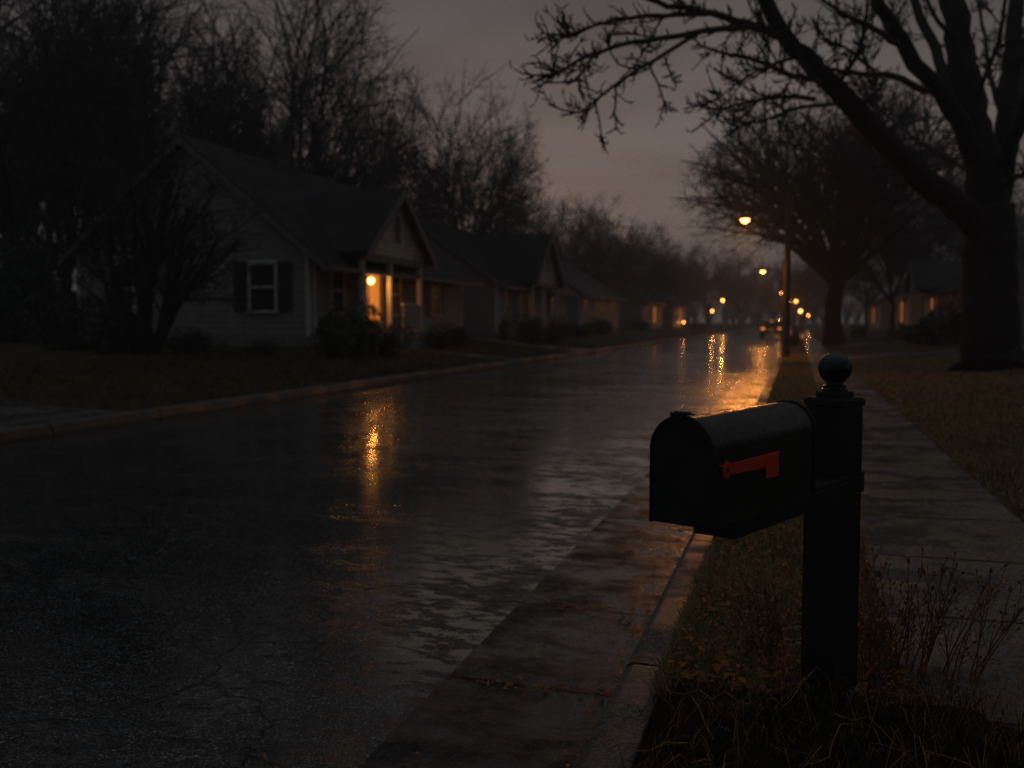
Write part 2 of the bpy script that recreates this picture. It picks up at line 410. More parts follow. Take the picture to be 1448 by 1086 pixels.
turf('verge_grass', 42000, -.40, .375, 2.9, 12, .03, .075, .0055, 1.8, 'short winter grass on the verge behind the mailbox post', avoid=[(-.5, 2.7, 0, 3.12)])
turf('verge_grass', 26000, -.40, .375, 12, 60, .04, .09, .008, 1.3, 'short winter grass on the far verge by the street lamp')
turf('lawn_grass', 105000, 1.28, 7.5, 1.2, 30, .035, .085, .006, 1.9, 'dull winter lawn right of the sidewalk', avoid=[(1, 10, 30.9, 34.5), (1, 2.5, 0, 3.3)])
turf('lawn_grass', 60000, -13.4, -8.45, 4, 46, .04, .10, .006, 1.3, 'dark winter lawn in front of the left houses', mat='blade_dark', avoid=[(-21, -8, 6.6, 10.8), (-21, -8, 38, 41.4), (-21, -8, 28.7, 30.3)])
x, y = area(2400, -.42, -.375, 3.0, 12, 1.6)
tag(blades('verge_grass', x, y, np.full(len(x), .112), rng.uniform(.03, .07, len(x)), .006 * rng.uniform(.6, 1.3, len(x)), 1.5, M['blade']), 'ragged grass hanging over the back of the right kerb', 'grass')
# dry grass tangle over the dark sheet
x, y = area(9000, -.42, 1.75, 1.9, 3.5); k = rng.uniform(0, 1, len(x)) < np.clip(1.25 - np.hypot(x - .25, y - 2.95) / 1.1, .15, 1)
x, y = x[k], y[k]
tag(blades('dry_grass', x, y, dark_ground_z(x, y) - .003, rng.uniform(.03, .15, len(x)), rng.uniform(.0015, .0035, len(x)), 1.7, M['drygrass']), 'dry brown grass tangled over the dark ground round the mailbox post', 'grass')

def leaves(name, pts, size, label):
    n = len(pts); a = rng.uniform(0, 2 * np.pi, n); s = rng.uniform(.6, 1.4, n) * size
    u = np.stack([np.cos(a), np.sin(a), rng.normal(0, .25, n)], 1) * s[:, None]
    w = np.stack([-np.sin(a), np.cos(a), rng.normal(0, .35, n)], 1) * (s * .42)[:, None]
    up = np.array([0, 0, 1.0]) * (s * .25)[:, None]
    v = np.stack([pts - u, pts - u * .2 + w + up, pts + u, pts - u * .2 - w + up, pts + up * .3], 1).reshape(-1, 3)
    i = np.arange(n) * 5
    f = np.concatenate([np.stack([i + 4, i + a_, i + b_], 1) for a_, b_ in ((0, 3), (3, 2), (2, 1), (1, 0))])
    return tag(link(name, np_mesh(name, v, [f]), M['litter']), label, 'fallen leaves', kind='stuff')
pts = []
for _ in range(900):
    r = rng.uniform()
    if r < .30: X = rng.normal(-.64, .05); Y = rng.uniform(2.3, 14); Z = -.012
    elif r < .42: X = rng.uniform(-1.1, -.6); Y = 4.28 + rng.normal(0, .03) if rng.uniform() < .5 else 3.3 + rng.normal(0, .03); Z = -.010
    elif r < .52: X = rng.uniform(-1.6, -.6); Y = rng.uniform(2.2, 8); Z = -.005
    elif r < .75: X = rng.uniform(-.4, .4); Y = rng.uniform(3.4, 9); Z = .135
    elif r < .88: X = rng.uniform(.38, 1.28); Y = rng.choice([4.1, 5.15, 6.2, 3.5]) + rng.normal(0, .05); Z = .138
    else: X = rng.uniform(.4, 1.6); Y = rng.uniform(2.6, 7); Z = .14
    pts.append((X, Y, Z))
leaves('leaf_litter', np.array(pts), .0135, 'small fallen leaves in the gutter and on the sidewalk joints')
x, y = area(3400, -.41, .42, 3.1, 11, 1.7); leaves('leaf_litter', np.stack([x, y, lawn_z(x, y) + rng.uniform(.02, .06, len(x))], 1), .017, 'brown fallen leaves caught in the verge grass')
x, y = area(1600, 1.30, 5, 4.2, 18, 1.6); leaves('leaf_litter', np.stack([x, y, lawn_z(x, y) + rng.uniform(.03, .06, len(x))], 1), .02, 'brown fallen leaves caught in the right lawn')

def tube_mesh(name, polys):
    "polys: (points Nx3, radii N, sides)"
    groups = {}
    for p, r, k in polys: groups.setdefault((len(p), k), []).append((p, r))
    V = []; F = []; off = 0
    for (n, k), L in groups.items():
        P = np.array([a for a, _ in L], float); Rr = np.array([b for _, b in L], float)
        T = np.gradient(P, axis=1); T /= np.linalg.norm(T, axis=2, keepdims=True) + 1e-9
        ref = np.where(np.abs(T[:, :1, 2:3]) > .8, np.array([1.0, 0, 0]), np.array([0, 0, 1.0]))
        ref = np.broadcast_to(ref, T.shape)
        n1 = np.cross(T, ref); n1 /= np.linalg.norm(n1, axis=2, keepdims=True) + 1e-9; n2 = np.cross(T, n1)
        a = np.arange(k) * 2 * np.pi / k
        ring = P[:, :, None] + Rr[:, :, None, None] * (np.cos(a)[:, None] * n1[:, :, None] + np.sin(a)[:, None] * n2[:, :, None])
        V.append(ring.reshape(-1, 3)); B = len(L)
        b = off + (np.arange(B) * n * k)[:, None, None] + (np.arange(n - 1) * k)[None, :, None]
        j = np.arange(k)[None, None]; j2 = (j + 1) % k
        F.append(np.stack(np.broadcast_arrays(b + j, b + j2, b + k + j2, b + k + j), -1).reshape(-1, 4)); off += B * n * k
    return np_mesh(name, np.concatenate(V), F)

# ------------------------------------------------------------------ mailbox
a_ang = math.atan(1131 / FPX) - YAW        # box axis, measured from the street direction towards +X
mbx = empty('mailbox', (.116, 3.156, .13), -a_ang)
tag(mbx, 'black arched mailbox with red flag on a square post with ball finial', 'mailbox')
Z0 = .816 - .13
def arch(hw, zb, zt, n=18):
    r = hw; pts = [(-hw, zb)]
    for k in range(n + 1):
        t = math.pi - math.pi * k / n
        pts.append((hw * math.cos(t), zt - r + r * math.sin(t)))
    pts.append((hw, zb)); return pts
def arch_solid(mb, hw, zb, zt, y0, y1, n=18): return mb.poly([(x, y0, z) for x, z in arch(hw, zb, zt, n)], (0, y1 - y0, 0))
def arch_ring(mb, hw, zb, zt, t, y0, y1, n=24):
    o = arch(hw, zb, zt, n); i = arch(hw - t, zb, zt - t, n)
    for k in range(len(o) - 1):
        mb.poly([(o[k][0], y0, o[k][1]), (o[k + 1][0], y0, o[k + 1][1]), (i[k + 1][0], y0, i[k + 1][1]), (i[k][0], y0, i[k][1])], (0, y1 - y0, 0))
    bmesh.ops.remove_doubles(mb.bm, verts=mb.bm.verts[:], dist=1e-5)
    inner = [f for f in mb.bm.faces if all(len(e.link_faces) > 2 for e in f.edges if abs(e.verts[0].co.y - e.verts[1].co.y) > 1e-6) and abs(f.normal.y) < .1 and False]
    return mb
HT = .262
body = arch_solid(MB(), .0800, Z0 + .002, Z0 + HT - .003, -.938, -.346, 28).build('box_body', M['black_paint'], mbx, smooth=True)
rim = arch_ring(MB(), .0832, Z0, Z0 + HT, .0030, -.3560, -.3440).build('rear_band', M['black_paint'], mbx)
frim = arch_ring(MB(), .0834, Z0, Z0 + HT + .0004, .0032, -.9465, -.9300).build('front_rim', M['black_paint'], mbx)
def bead(name, hw, zt, y, r):
    a = arch(hw, Z0 + .001, zt, 26); P = np.array([(x_, y, z_) for x_, z_ in a])
    return link(name, tube_mesh(name, [(P, np.full(len(P), r), 8)]), M['black_paint'], mbx, True)
bead('front_bead', .0836, Z0 + HT + .0006, -.9450, .0026); bead('rear_bead', .0834, Z0 + HT + .0004, -.3490, .0036)
dmb = arch_solid(MB(), .0790, Z0 + .002, Z0 + HT - .004, -.9440, -.9385, 28)
door = dmb.build('door', M['black_paint'], mbx, bevel=.0018)
lip = MB().box(-.0775, .0775, -.9475, -.9442, Z0 + .004, Z0 + .026).build('door_lip', M['black_paint'], door, bevel=.0015)
lt = MB()
lt.box(-.012, .010, -.9500, -.930, Z0 + HT + .0012, Z0 + HT + .0050)
lt.box(-.024, .010, -.9560, -.9505, Z0 + HT - .004, Z0 + HT + .0085)
lt.box(-.024, -.014, -.9600, -.9565, Z0 + HT - .002, Z0 + HT + .0095)
lt.cyl((-.022, -.9410, Z0 + HT + .008), (.022, -.9410, Z0 + HT + .008), .0038, 10)
lt.cyl((.0, -.928, Z0 + HT + .0035), (.012, -.905, Z0 + HT + .0020), .0024, 8)
lt.build('latch', M['black_paint'], door, bevel=.0008, seg=1)
# flag: pivot disc, arm and drop tab
fl = MB(); fx = .0835
zc = .951 - .13; yc = -.880
pts = []
for k in range(18):                         # round pivot end
    t = rad(38 + k * (284 / 17)); pts.append((fx, yc + .0215 * math.cos(t), zc + .0215 * math.sin(t)))
pts += [(fx, -.667, .9315 - .13), (fx, -.667, .903 - .13), (fx, -.590, .903 - .13), (fx, -.590, .9665 - .13)]
fl.poly(pts, (.0030, 0, 0))
flag = fl.build('flag', M['red_paint'], mbx, bevel=.0009, seg=1)
MB().cyl((fx + .0031, yc, zc), (fx + .0062, yc, zc), .0065, 14, .0045).build('rivet', M['darkmetal'], flag, smooth=True)
MB().cyl((fx + .0031, -.628, .934 - .13), (fx + .0042, -.628, .934 - .13), .0022, 8).build('rivet', M['darkmetal'], flag, smooth=True)
MB().cyl((.0795, -.905, zc + .012), (.086, -.905, zc + .012), .003, 8).build('flag_stop', M['red_paint'], mbx)
# support arm, through the post
ar = MB(); ar.box(-.0600, .0600, -.775, .112, .762 - .13, .812 - .13)
arm = ar.build('support_arm', M['black_wood'], mbx, bevel=.004)
MB().box(-.0605, .0605, -.352, .1125, .8125 - .13, .8275 - .13).build('arm_rail', M['black_wood'], arm, bevel=.003)
# post (turned a little against the box)
pm = empty('post', (0, 0, 0)); 
bpy.data.objects.remove(pm)
w = .0615
pb = MB().box(-w, w, -w, w, -.25, 1.040 - .13)
post = pb.build('post', M['black_wood'], mbx, bevel=.004); post.rotation_euler.z = -rad(14)
MB().box(-w - .0045, w + .0045, -w - .0045, w + .0045, 1.041 - .13, 1.0625 - .13).box(-w + .001, w - .001, -w + .001, w - .001, 1.063 - .13, 1.0665 - .13).build('post_cap', M['black_wood'], post, bevel=.003)
MB().box(-.041, .041, -.041, .041, 1.067 - .13, 1.085 - .13).build('cap_plinth', M['black_wood'], post, bevel=.003)
prof = [(.039, .0), (.039, .006), (.034, .009), (.0335, .014), (.0345, .018), (.026, .021), (.0245, .027)]
for k in range(15):
    t = rad(-58 + k * (146 / 14)); prof.append((.0505 * math.cos(t), .0715 + .0505 * math.sin(t)))
prof.append((.004, .1225))
fin = MB().lathe(prof, (0, 0, 1.0855 - .13), 32).build('ball_finial', M['black_paint'], post, smooth=True)
# water drops on the box and finial
dv = []; df = []; nd = 0
def drop(p, nrm, r):
    global nd
    nrm = np.array(nrm); u = np.cross(nrm, [.3, .9, .2]); u /= np.linalg.norm(u); ww = np.cross(nrm, u)
    ring = []
    for rr, hh in ((1, -.1), (.78, .42)):
        for k in range(8):
            dv.append(p + r * (rr * (u * math.cos(k * math.pi / 4) + ww * math.sin(k * math.pi / 4)) + nrm * hh))
    dv.append(p + nrm * r * .62)
    for k in range(8):
        df.append((nd + k, nd + (k + 1) % 8, nd + 8 + (k + 1) % 8, nd + 8 + k)); df.append((nd + 8 + k, nd + 8 + (k + 1) % 8, nd + 16, nd + 16))
    nd += 17
for _ in range(650):
    yy = rng.uniform(-.925, -.37); t = rng.uniform(-.2, math.pi * .75)
    if t < 0: zz = rng.uniform(Z0 + .02, Z0 + .17); p = np.array([.080, yy, zz]); nr = (1, 0, 0)
    else: p = np.array([.080 * math.cos(t), yy, Z0 + HT - .083 + .080 * math.sin(t)]); nr = (math.cos(t), 0, math.sin(t))
    drop(p, nr, rng.uniform(.0005, .0024) )
dm = bpy.data.meshes.new('water_drops'); dm.from_pydata([tuple(p) for p in dv], [], [f if f[2] != f[3] else f[:3] for f in df])
tag(link('water_drops', dm, M['drop'], mbx, True), kind='stuff')

# ------------------------------------------------------------------ tubes and bare trees
def rnd_dir(d, ang, az):
    d = d / np.linalg.norm(d); u = np.cross(d, [0, 0, 1.0] if abs(d[2]) < .95 else [1.0, 0, 0]); u /= np.linalg.norm(u); w = np.cross(d, u)
    return d * math.cos(ang) + (u * math.cos(az) + w * math.sin(az)) * math.sin(ang)

def grow(out, R, p, d, L, r, lev, maxlev, cfg):
    n = 6 if lev <= 1 else (5 if lev == 2 else (4 if lev < maxlev else 3))
    P = [np.array(p, float)]; rr = [r]; D = [d]; st = L / (n - 1)
    for i in range(1, n):
        d = d + R.normal(0, cfg['wob'], 3) + np.array([0, 0, cfg['up'][min(lev, len(cfg['up']) - 1)]])
        d = d / np.linalg.norm(d); P.append(P[-1] + d * st); rr.append(max(r * (1 - (1 - cfg['taper']) * i / (n - 1)), cfg['rmin'])); D.append(d)
    out.append((lev, np.array(P), np.array(rr)))
    if lev >= maxlev: return
    m = cfg['m'][lev]; az = R.uniform(0, 6.28)
    for k in range(m):
        t = cfg['t0'][lev] + (1 - cfg['t0'][lev]) * (k + R.uniform(.1, .9)) / m
        x = t * (n - 1); i = min(int(x), n - 2); f = x - i
        q = P[i] * (1 - f) + P[i + 1] * f; rq = rr[i] * (1 - f) + rr[i + 1] * f
        az += 2.4 + R.normal(0, .4)
        a = R.uniform(*cfg['ang'][lev])
        grow(out, R, q, rnd_dir(D[i + 1], a, az), L * cfg['ratio'][lev] * (1.12 - .38 * t) * R.uniform(.75, 1.2), max(rq * cfg['rr'], cfg['rmin']), lev + 1, maxlev, cfg)

CFG = dict(wob=.085, up=[.0, .03, .012, .005, .0], taper=.42, rmin=.0135, m=[0, 12, 8, 5], t0=[.5, .30, .22, .15],
           ang=[(.35, .85), (.45, .95), (.45, 1.0), (.4, 1.1)], ratio=[1, .42, .48, .52], rr=.60)
def tree_meshes(seed, H, W, r0=.28, nl=15, fork=.17, spread=1.0, **kw):
    "meshes (trunk with its limbs, crown of twigs) of a fan-crowned bare tree of height H and half-width W"
    cfg = dict(CFG); cfg.update(kw); R = np.random.default_rng(seed); out = []
    h0 = H * fork; n = 6
    tp = np.array([[R.normal(0, .05) * i * .4, R.normal(0, .05) * i * .4, -.3 + (h0 + .3) * i / (n - 1)] for i in range(n)])
    trr = np.linspace(r0, r0 * .82, n); trr[0] *= 1.5; trr[1] *= 1.15
    out.append((0, tp, trr)); az = R.uniform(0, 6.28)
    for k in range(nl):
        az += 2.4 + R.normal(0, .25); th = spread * (.08 + 1.02 * ((k + .5) / nl) ** .62) + R.normal(0, .05)
        L = .86 / math.sqrt((math.cos(th) / (H - h0)) ** 2 + (math.sin(th) / W) ** 2) * R.uniform(.92, 1.04)
        th0 = th * .75
        d = np.array([math.sin(th0) * math.cos(az), math.sin(th0) * math.sin(az), math.cos(th0)])
        c2 = dict(cfg); c2['up'] = [0, .05 - .06 * (1 - th)] + list(cfg['up'][2:])
        c2['up'][1] = -.012 * th + .01
        grow(out, R, tp[-1] - np.array([0, 0, R.uniform(0, .12) * h0]), d, L, r0 * R.uniform(.34, .52), 1, 4, c2)
    tips = np.array([p[-1] for l_, p, _ in out if l_ == 1])
    S = np.array([.86 * W / np.percentile(np.hypot(tips[:, 0], tips[:, 1]), 88)] * 2 + [.93 * H / np.percentile(tips[:, 2], 97)])
    cz, ez = H * .50, H * .50; tr = []; cr = []
    for lev, p, r in out:
        p = p * S
        if lev == 1:
            e1 = np.hypot(p[:, 0], p[:, 1]) ** 2 / W ** 2 + ((p[:, 2] - cz) / ez) ** 2
            k = max(3, int((e1 < .80).nonzero()[0].max()) + 1); p = p[:k]; r = np.linspace(r[0], .02, k)
        if lev >= 2:                                              # twigs thin out at a rounded, uneven crown edge
            q = p[len(p) // 2]; e = (q[0] ** 2 + q[1] ** 2) / W ** 2 + ((q[2] - cz) / ez) ** 2
            ang = math.atan2(q[1], q[0]); lim = 1.0 + .09 * math.sin(3 * ang + seed) + .07 * math.sin(7 * ang + q[2])
            if e > lim * R.uniform(.92, 1.06): continue
        (tr if lev <= 1 else cr).append((p, r, 10 if lev == 0 else (7 if lev == 1 else (4 if lev == 2 else 3))))
    return tube_mesh('trunk', tr), tube_mesh('crown', cr)
def tree(meshes, loc, rz, s, label, group='bare trees along the street', cat='tree', name='bare_tree'):
    o = empty(name, loc, rz); o.scale = (s, s, s)
    for n, me, mt in (('trunk', meshes[0], 'bark'), ('crown', meshes[1], 'twig')):
        if not me.materials: me.materials.append(M[mt])
        c = bpy.data.objects.new(n, me); COL.objects.link(c); c.parent = o
    return tag(o, label, cat, group)

def gpos(px, d, dz=0.0):
    p = at(px, 455, d); return (p[0], p[1], float(lawn_z(p[0], p[1])) + dz)

TA = tree_meshes(1, 16.5, 6.4, .30)
TB = tree_meshes(2, 17.3, 6.2, .32, nl=16)
TC = tree_meshes(3, 14.6, 5.8, .26)
TD = tree_meshes(5, 11.3, 4.6, .22, nl=13)
TE = tree_meshes(8, 13.4, 8.2, .50, nl=24, fork=.22, spread=1.08)
TF = tree_meshes(9, 10.8, 3.8, .18, nl=12)
spec = [
 (TA, 20, 34, 0.3, 1.05, 'tall bare tree at the far left edge, beyond the dark end of the cream house'),
 (TB, 95, 45, 2.2, .9, 'bare tree in the gap left of the cream house, before the fence end'),
 (TC, 60, 48, 1.9, 1.05, 'bare tree behind the far left tree, left of the roof peak of the cream house'),
 (TB, 205, 42, 0.8, 1.0, 'bare tree rising straight behind the roof peak of the cream house'),
 (TC, 320, 56, 2.7, 1.15, 'bare tree behind the chimney of the cream house, between two taller ones'),
 (TB, 435, 47, 3.9, 1.04, 'tallest bare tree, above the ridge of the cream house'),
 (TC, 555, 55, 5.0, .90, 'bare tree rising behind the lit porch gable'),
 (TA, 655, 58, 1.2, .93, 'spreading bare tree against the sky above the second house'),
 (TD, 705, 74, 4.4, .95, 'low bare tree behind the second house roof'),
 (TD, 800, 84, 0.4, 1.05, 'bare tree just beyond the second house gable'),
 (TF, 855, 90, 2.2, 1.15, 'bare tree in the middle of the left row, right of the second house gable'),
 (TD, 905, 104, 3.1, 1.05, 'bare tree above the far lit windows on the left'),
 (TF, 950, 120, 1.1, 1.05, 'slim bare tree at the far end of the left row'),
 (TD, 1000, 140, 5.5, 1.12, 'bare tree at the end of the street, left of the street lamps'),
 (TC, 1045, 165, 2.0, .95, 'bare tree closing the end of the street under the near lamp'),
 (TD, 1095, 150, 3.3, 1.0, 'bare tree at the end of the street behind the lamp pole'),
 (TE, 1180, 50, 0.6, 1.0, 'broad spreading bare tree beside the sidewalk beyond the lamp pole'),
 (TF, 1262, 62, 1.7, 1.02, 'slender bare tree right of the broad spreading tree'),
 (TD, 1335, 72, 2.9, 1.05, 'bare tree behind the roof of the right house'),
 (TC, 1410, 64, 4.1, .85, 'bare tree at the right edge behind the big trunk'),
 (TD, 1225, 100, 0.2, 1.0, 'bare tree far down the right side, behind the broad tree'),
 (TF, 1135, 115, 4.6, 1.0, 'thin bare tree far down the right verge'),
 (TC, 905, 165, 1.4, .95, 'far bare tree fading behind the left row, above the lit windows'),
 (TB, 970, 190, 0.9, .8, 'faintest bare tree in the gap left of the lamps'),
 (TC, 1150, 180, 2.6, .9, 'faint bare tree far off behind the lamp row'),
 (TC, 770, 120, 3.6, .95, 'far bare tree between the second and third house'),
]
for me, px, d, rz, s, lab in spec: tree(me, gpos(px, d, -.05), rz, s, lab)

# small multi-stem yard tree before the gable wall
def yard_tree():
    R = np.random.default_rng(21); out = []
    cfg = dict(CFG); cfg.update(m=[5, 7, 7, 5], up=[.05, .06, .05, .03, .02], rmin=.007, t0=[.35, .3, .2, .15], ratio=[.75, .5, .5, .48], wob=.12)
    for k, (dx, dy, L, r) in enumerate([(-.25, .0, 2.6, .10), (.05, .1, 3.0, .13), (.55, .05, 2.6, .085), (.75, -.05, 2.0, .06), (-.6, .2, 2.2, .06), (.3, .4, 2.4, .07), (-.9, -.1, 2.3, .06), (-.3, -.3, 2.7, .07), (.2, -.4, 2.8, .07), (.6, .3, 2.0, .05)]):
        grow(out, R, (dx * .15, dy * .2, -.1), np.array([dx, dy, 1.15]) / np.linalg.norm([dx, dy, 1.15]), L, r, 1, 4, cfg)
    tr = []; cr = []
    for lev, p, r in out:
        (tr if lev <= 1 else cr).append((p, r, 7 if lev == 1 else 4 if lev == 2 else 3))
    return tube_mesh('trunk', tr), tube_mesh('crown', cr)
p = gpos(206, 22.5); tree(yard_tree(), p, 0, 1.4, 'small multi-stemmed yard tree in front of the dark gable wall', None, 'tree', 'yard_tree')

# the big tree at the right: limbs laid out one by one
def big_tree():
    base = at(1405, 520, 20); base[2] = .34
    R = np.random.default_rng(5)
    root = empty('bare_tree', tuple(base)); tag(root, 'huge dark tree with forking trunk and low limb reaching over the sidewalk', 'tree')
    tr = []; cr = []
    def path(pp, r0, r1, n=None):
        P = np.array([at(a, b, d) for a, b, d in pp]) - base
        n = n or 4 * (len(P) - 1) + 1                      # Catmull-Rom through the points
        t = np.linspace(0, len(P) - 1, n); Q = []
        E = np.vstack([2 * P[0] - P[1], P, 2 * P[-1] - P[-2]])
        for x in t:
            i = min(int(x), len(P) - 2); f = x - i; a, b, c, d = E[i:i + 4]
            Q.append(.5 * (2 * b + (c - a) * f + (2 * a - 5 * b + 4 * c - d) * f * f + (3 * b - a - 3 * c + d) * f ** 3))
        Q = np.array(Q) + R.normal(0, .03, (n, 3)) * min(1, r0 * 5)
        return Q, np.linspace(r0, r1, n) ** 1.0
    P, r = path([(1406, 535, 20), (1403, 500, 20), (1401, 450, 20), (1402, 390, 20), (1401, 330, 20), (1399, 290, 20)], .60, .47)
    r[0] *= 1.5; r[1] *= 1.32; r[2] *= 1.16; r[3] *= 1.06
    tr.append((P, r, 16))
    limbs = {
     'L1': ([(1395, 335, 20), (1352, 288, 19.6), (1290, 236, 19.1), (1222, 168, 18.5), (1168, 112, 18), (1124, 68, 17.5), (1080, 5, 17), (1055, -70, 16.6)], .31, .10),
     'M':  ([(1400, 320, 20), (1392, 240, 20), (1376, 165, 20.1), (1362, 95, 20.2), (1348, 0, 20.3), (1338, -110, 20.4)], .43, .20),
     'R':  ([(1407, 330, 20), (1416, 240, 20.2), (1424, 150, 20.6), (1438, 10, 21.2), (1452, -120, 21.8)], .26, .13),
     'L2': ([(1386, 235, 20), (1346, 155, 19.4), (1284, 70, 18.8), (1246, 8, 18.2), (1215, -80, 17.6)], .21, .09),
     'L3': ([(1376, 195, 20), (1350, 140, 20.6), (1322, 70, 21.4), (1296, 8, 22), (1275, -80, 22.6)], .15, .08),
     'R2': ([(1412, 250, 20), (1436, 190, 19), (1470, 110, 18), (1510, 0, 17)], .16, .07),
     'B':  ([(1403, 300, 20), (1425, 230, 22), (1440, 150, 24), (1455, 40, 26), (1460, -90, 28)], .2, .08),
    }
    for k, (pp, r0, r1) in limbs.items():
        P, r = path(pp, r0, r1); tr.append((P, r, 10))
    boughs = [
     ([(1112, 56, 17.4), (1072, 40, 16.8), (1030, 26, 16.2), (985, 15, 15.6), (930, 2, 15), (880, -20, 14.5)], .085, .03),
     ([(1062, 38, 16.6), (1010, 42, 16), (948, 53, 15.4), (885, 62, 14.8), (829, 80, 14.3), (782, 108, 14), (768, 118, 13.8)], .065, .014),
     ([(985, 48, 15.8), (930, 82, 15.3), (875, 116, 14.8), (838, 146, 14.5), (822, 168, 14.3)], .04, .012),
     ([(1000, 20, 15.8), (940, 22, 15.2), (872, 28, 14.6), (815, 46, 14.2), (782, 50, 14)], .05, .012),
     ([(1165, 115, 18), (1120, 108, 17), (1070, 85, 16.2), (1022, 74, 15.6), (985, 62, 15.2)], .06, .014),
     ([(1152, 140, 18), (1110, 136, 17.2), (1070, 142, 16.7), (1030, 150, 16.3), (992, 176, 16)], .05, .012),
     ([(1190, 146, 18.2), (1130, 152, 17.4), (1088, 168, 17), (1052, 178, 16.8), (1028, 192, 16.6)], .045, .012),
     ([(1130, 80, 17.6), (1090, 92, 17), (1050, 112, 16.4), (1018, 138, 16)], .04, .012),
     ([(1312, 130, 19.1), (1262, 108, 18.2), (1210, 104, 17.6), (1170, 96, 17), (1130, 90, 16.6)], .075, .018),
     ([(1286, 72, 18.8), (1230, 38, 18), (1180, 12, 17.4), (1130, -30, 17)], .07, .02),
     ([(1235, 100, 18), (1196, 68, 17.6), (1172, 60, 17.4), (1150, 30, 17)], .035, .012),
     ([(1180, 125, 18), (1215, 70, 17.4), (1225, 20, 17), (1230, -40, 16.6)], .05, .02),
     ([(1345, 225, 19.6), (1300, 200, 20.4), (1262, 170, 21.2), (1225, 140, 22)], .06, .014),
     ([(1300, 245, 19.2), (1270, 210, 20), (1240, 200, 20.8), (1205, 190, 21.6)], .04, .012),
     ([(1420, 170, 20.6), (1400, 110, 21.4), (1392, 50, 22), (1380, -20, 22.8)], .07, .03),
     ([(1375, 150, 20), (1400, 90, 19.2), (1416, 40, 18.6), (1425, -20, 18)], .06, .03),
     ([(1430, 110, 20.8), (1460, 60, 20.4), (1490, 0, 20)], .06, .03),
     ([(1352, 60, 20.2), (1320, 20, 19.6), (1300, -40, 19)], .06, .03),
     ([(1262, 205, 18.8), (1240, 150, 19.6), (1225, 90, 20.4), (1205, 30, 21)], .05, .014),
     ([(1395, 260, 20), (1360, 235, 21.5), (1320, 232, 23), (1280, 250, 24)], .07, .02),
     ([(1412, 270, 20), (1440, 250, 19), (1475, 240, 18)], .07, .03),
    ]
    def twiglet(p, d, L, r, lev):
        n = 6 if lev == 0 else 4
        Pp = [p]; st = L / (n - 1)
        for i in range(1, n):
            d = d + R.normal(0, .13, 3) + np.array([0, 0, .05 if lev == 0 else .16]); d /= np.linalg.norm(d); Pp.append(Pp[-1] + d * st)
        rr = np.linspace(r, r * .6, n)
        if lev: rr[-1] = r * .30; rr[-2] = r * R.uniform(.7, 1.0)
        cr.append((np.array(Pp), rr, 5 if lev == 0 else 4))
        if lev == 0:
            for k in range(int(3 + L * 6)):
                t = R.uniform(.15, 1) * (n - 1); i = min(int(t), n - 2)
                q = Pp[i] + (Pp[i + 1] - Pp[i]) * (t - i)
                twiglet(q, rnd_dir(d, R.uniform(.5, 1.0), R.uniform(0, 6.28)), R.uniform(.10, .34), R.uniform(.011, .018), 1)
        elif lev == 1 and L > .2:
            for k in range(R.integers(1, 4)): twiglet(Pp[R.integers(1, n)], rnd_dir(d, R.uniform(.5, 1.0), R.uniform(0, 6.28)), R.uniform(.07, .14), .011, 2)
    def twigs(P, r, dens, t0=.15):
        seg = np.linalg.norm(np.diff(P, axis=0), axis=1); tot = seg.sum()
        for _ in range(int(tot * dens)):
            t = R.uniform(t0, 1) * (len(P) - 1); i = min(int(t), len(P) - 2); f = t - i
            q = P[i] * (1 - f) + P[i + 1] * f; d = P[i + 1] - P[i]
            twiglet(q, rnd_dir(d, R.uniform(.5, 1.15), R.uniform(0, 6.28)), R.uniform(.45, 1.25) * (1.25 - .85 * t / (len(P) - 1)), R.uniform(.014, .021), 0)
    def spurs(P, r):
        for _ in range(int(np.linalg.norm(np.diff(P, axis=0), axis=1).sum() * 5)):
            t = R.uniform(.3, 1) * (len(P) - 1); i = min(int(t), len(P) - 2)
            twiglet(P[i] + (P[i + 1] - P[i]) * (t - i), rnd_dir(P[i + 1] - P[i], R.uniform(.5, 1.0), R.uniform(0, 6.28)), R.uniform(.10, .32), R.uniform(.013, .020), 1)
    for pp, r0, r1 in boughs:
        P, r = path(pp, r0, r1); cr.append((P, r, 6)); spurs(P, r); twigs(P, r, 2.9)
    for k in ('L1', 'L2', 'L3', 'R', 'R2', 'M', 'B'):
        pp, r0, r1 = limbs[k]; P, r = path(pp, r0, r1); twigs(P, r, 1.3, .45)
    link('trunk', tube_mesh('trunk', tr), M['bark'], root, True); link('crown', tube_mesh('crown', cr), M['twig'], root)
big_tree()

